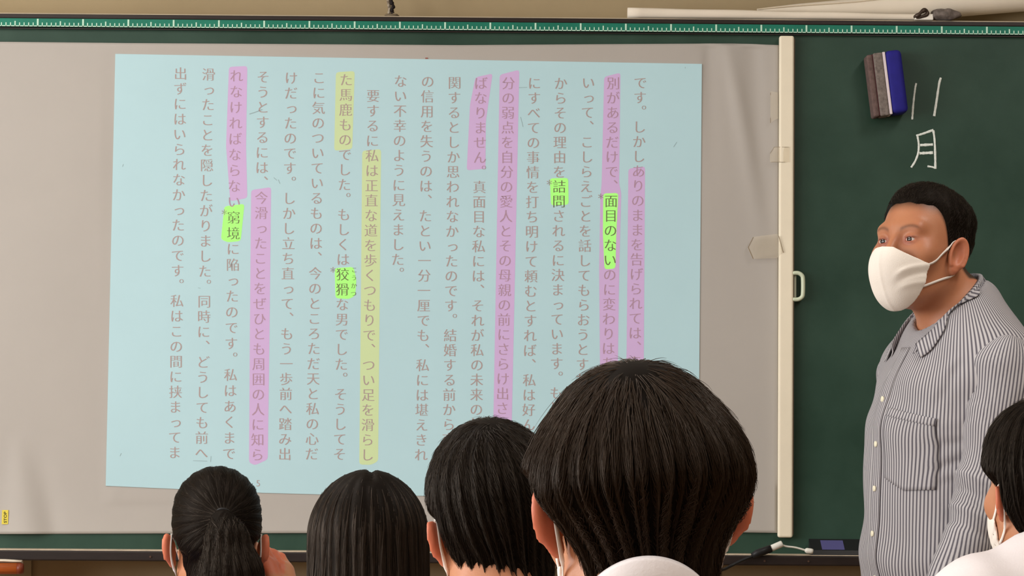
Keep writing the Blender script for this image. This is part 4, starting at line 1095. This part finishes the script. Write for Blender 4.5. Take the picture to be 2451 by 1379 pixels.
# boy two
P = student('schoolboy with cropped black hair and one visible ear, between the long-haired girl and nearest boy', 1188, 1245, -7+3.85, .94, 7, 2, 9, tdx=.0, hres=.004, neck_r=.057, drop=.20)
boy_hair(P, reg_boy(ear=.008, nape=-.135, dk=.075), lambda x, y, z: .014-.008*sst(.0, -.09, z)-.002*sst(.05, .12, z), n=14000, whorl=(-.01, .05, .125), L=(.015, .045), rad=.0003, seed=12, lift=.004, clump=.5, grav=(-.5, .1, -1.2))
mask_of(P, M_mask, M_band, False, .004)
SHB = simple_clothes(P, M_shirtw, .009)
collar(P, M_shirtw, P.nb+np.array([0, 0, -.03]), .068, drop=.045, stand=.03, gap=.3, flare=.016, parent=SHB)
# right student
P = student('partly cropped student at the right edge, black hair, white mask loop and white shirt', 2496, 1176, -7+4.7, .95, 15, 2, 2, tyaw=8, tdx=.035, hres=.004, neck_r=.050, drop=.135, ear_s=.80)
boy_hair(P, reg_boy(ear=.012, nape=-.080), lambda x, y, z: .021-.008*sst(-.02, -.08, z)+.005*sst(.05, .12, z), n=12000, whorl=(0, .045, .125), L=(.03, .07), rad=.0003, seed=13, lift=.004, clump=.4)
mask_of(P, M_mask, M_band, False, .004)
SHB = simple_clothes(P, M_shirtw, .009)
collar(P, M_shirtw, P.nb+np.array([0, 0, .0]), .066, drop=.048, stand=.034, gap=.3, flare=.016, parent=SHB)
# long-haired girl
GD = 4.75
P = student('girl with long loose straight dark brown hair parted at the crown', 880, 1325, -7+GD, .90, 4, 3, 0, wide=.84, hres=.006, neck_r=.044)
def long_extra(h, d):
    x, y, z = h
    q3 = (x, (y-.022)*.92, z)
    col_ = smin(rc(q3, (0, 0, .02), (0, .01, -.12), .080, .094), rc(q3, (0, .01, -.12), (0, .03, -.34), .094, .100), .03)
    col_ = smax(col_, -(y+.045), .02)
    d2 = smin(d, col_, .07)
    notch = np.exp(-((x+.004)/.0045)**2)*sst(.10, .125, z)*.006
    return d2+notch
boy_hair(P, lambda x, y, z: z-(.05*sst(-.02, -.07, y)-.09*sst(-.06, 0, y)-.3*sst(-.03, .03, y)), lambda x, y, z: .014+0*x, extra=long_extra, n=26000, whorl=(-.004, .03, .135), L=(.10, .26), rad=.00032, seed=14, box=headbox(P, .18, .40, .16, .16), grav=(0, .05, -2.2), K=16, st=M_hairl, lift=.002, clump=.12, noise=.0012, res=.0042)
SHB = simple_clothes(P, M_shirtw, .012)
# ponytail girl
def pony_arm(to_, Rt_):
    wr = at(692, 1452, -7+5.62); el = at(780, 1670, -7+5.90)
    zz = wr*0; d_ = at(656, 1322, -7+5.68)-wr; d_ /= np.linalg.norm(d_); zz = -d_          # hand -z = finger direction
    yy = np.array([.75, -.62, .1]); yy -= zz*(yy@zz); yy /= np.linalg.norm(yy); xx = np.cross(yy, zz)
    return {1: (el, wr, np.stack([xx, yy, zz], 1))}
P = student('girl with a tight black ponytail and hand raised beside her ear', 519, 1297, -7+5.6, .985, 2, 5, 0, arms_px=pony_arm, wide=.84, hres=.0032, neck_r=.043)
tie = np.array([-.014, .100, .036])
def pony_flow(p):
    h = np.stack(P.HP((p[:, 0], p[:, 1], p[:, 2])), 1); v = tie-h; v /= np.linalg.norm(v, axis=1)[:, None]+1e-6; return v@P.Rh.T
regp = lambda x, y, z: z-(.06*sst(-.02, -.07, y)+(-.006)*sst(-.07, 0, y)-.030*sst(.02, .08, y))
def hp_(p):
    h = P.HP(p); x, y, z = h; t = (.010+.004*sst(.04, .1, z))*sst(-.008, .02, regp(x, y, z))-.005
    a_ = np.arctan2(x-tie[0], z-tie[2]); rr_ = np.sqrt((x-tie[0])**2+(z-tie[2])**2)
    d = cran(h)-t-.0009*np.sin(a_*24)*sst(.015, .05, rr_)
    return smin(d, ell(h, (-.014, .104, .036), (.015, .016, .014)), .02)*P.hs
PH, HV = make('hair', hp_, headbox(P, .17, .17), .0032, m=M_hcap, parent=P.e, org=P.org)
rg = np.random.default_rng(15); roots = sample(HV, 11000, rg); nn = gradf(hp_, roots); roots = roots-nn*.002
hh = np.stack(P.HP((roots[:, 0], roots[:, 1], roots[:, 2])), 1); LL = np.minimum(rg.uniform(.04, .11, len(roots)), np.linalg.norm(hh-tie, axis=1))
strands(P, hp_, 'hair_strands', roots, pony_flow, LL, 8, M_hair, PH, .0003, -.001, .0015, 15, clump=.15)
path = [(-.014, .098, .036), (-.017, .122, .026), (-.024, .130, -.004), (-.031, .128, -.06), (-.036, .124, -.14), (-.040, .116, -.24)]
pr = [.013, .021, .036, .054, .056, .025]
def tail(p):
    h = P.HP(p); d = None
    for i in range(5):
        pa_, pb_ = (path[i][0], path[i][1]*1.6, path[i][2]), (path[i+1][0], path[i+1][1]*1.6, path[i+1][2]); e_ = rc((h[0], h[1]*1.6, h[2]), pa_, pb_, pr[i], pr[i+1]); d = e_ if d is None else smin(d, e_, .012)
    a_ = np.arctan2(h[0]+.03, h[1]-.12); return (d-.0016*np.sin(a_*15))*P.hs
PT, TV = make('ponytail', tail, headbox(P, .08, .28, .12, .19), .0036, m=M_hcap, parent=P.e, org=P.org)
th_ = np.stack(P.HP((TV[:, 0], TV[:, 1], TV[:, 2])), 1)[:, 2]; roots = sample(TV, 8000, rg, 1e-4+sst(.040, .030, th_))
def tflow2(p):
    h = np.stack(P.HP((p[:, 0], p[:, 1], p[:, 2])), 1); pa = np.array(path); v = np.zeros_like(h)
    i = np.clip(np.searchsorted(-pa[:, 2], -h[:, 2])-1, 0, 4); v = pa[i+1]-pa[i]; v = v/np.linalg.norm(v, axis=1)[:, None]+np.stack([(h[:, 0]+.024)*4.5*(h[:, 2] > -.06), 0*h[:, 0], 0*h[:, 0]], 1); return v@P.Rh.T
strands(P, tail, 'hair_strands', roots, tflow2, rg.uniform(.04, .13, len(roots)), 9, M_hair, PT, .00034, -.001, .003, 16, clump=.08)
b = MB(); c_ = loc2w(P.Rh, P.ho, np.array([-.0145, .112, .035])*P.hs)-P.org; ring = []
for k in range(25):
    a_ = 2*PI*k/24; ring.append(c_+P.Rh@np.array([math.cos(a_)*.0155, 0.004*math.sin(a_), math.sin(a_)*.0155]))
b.tube(ring, .0028, 8); b.build('hair_tie', M_black, PT, True)
mask_of(P, M_mask, M_band, False, .004)
SHB = simple_clothes(P, M_blue, .012)
collar(P, M_blue, P.nb+np.array([0, 0, -.004]), .056, drop=.03, stand=.02, gap=.2, flare=.012, parent=SHB, name='shirt_collar')
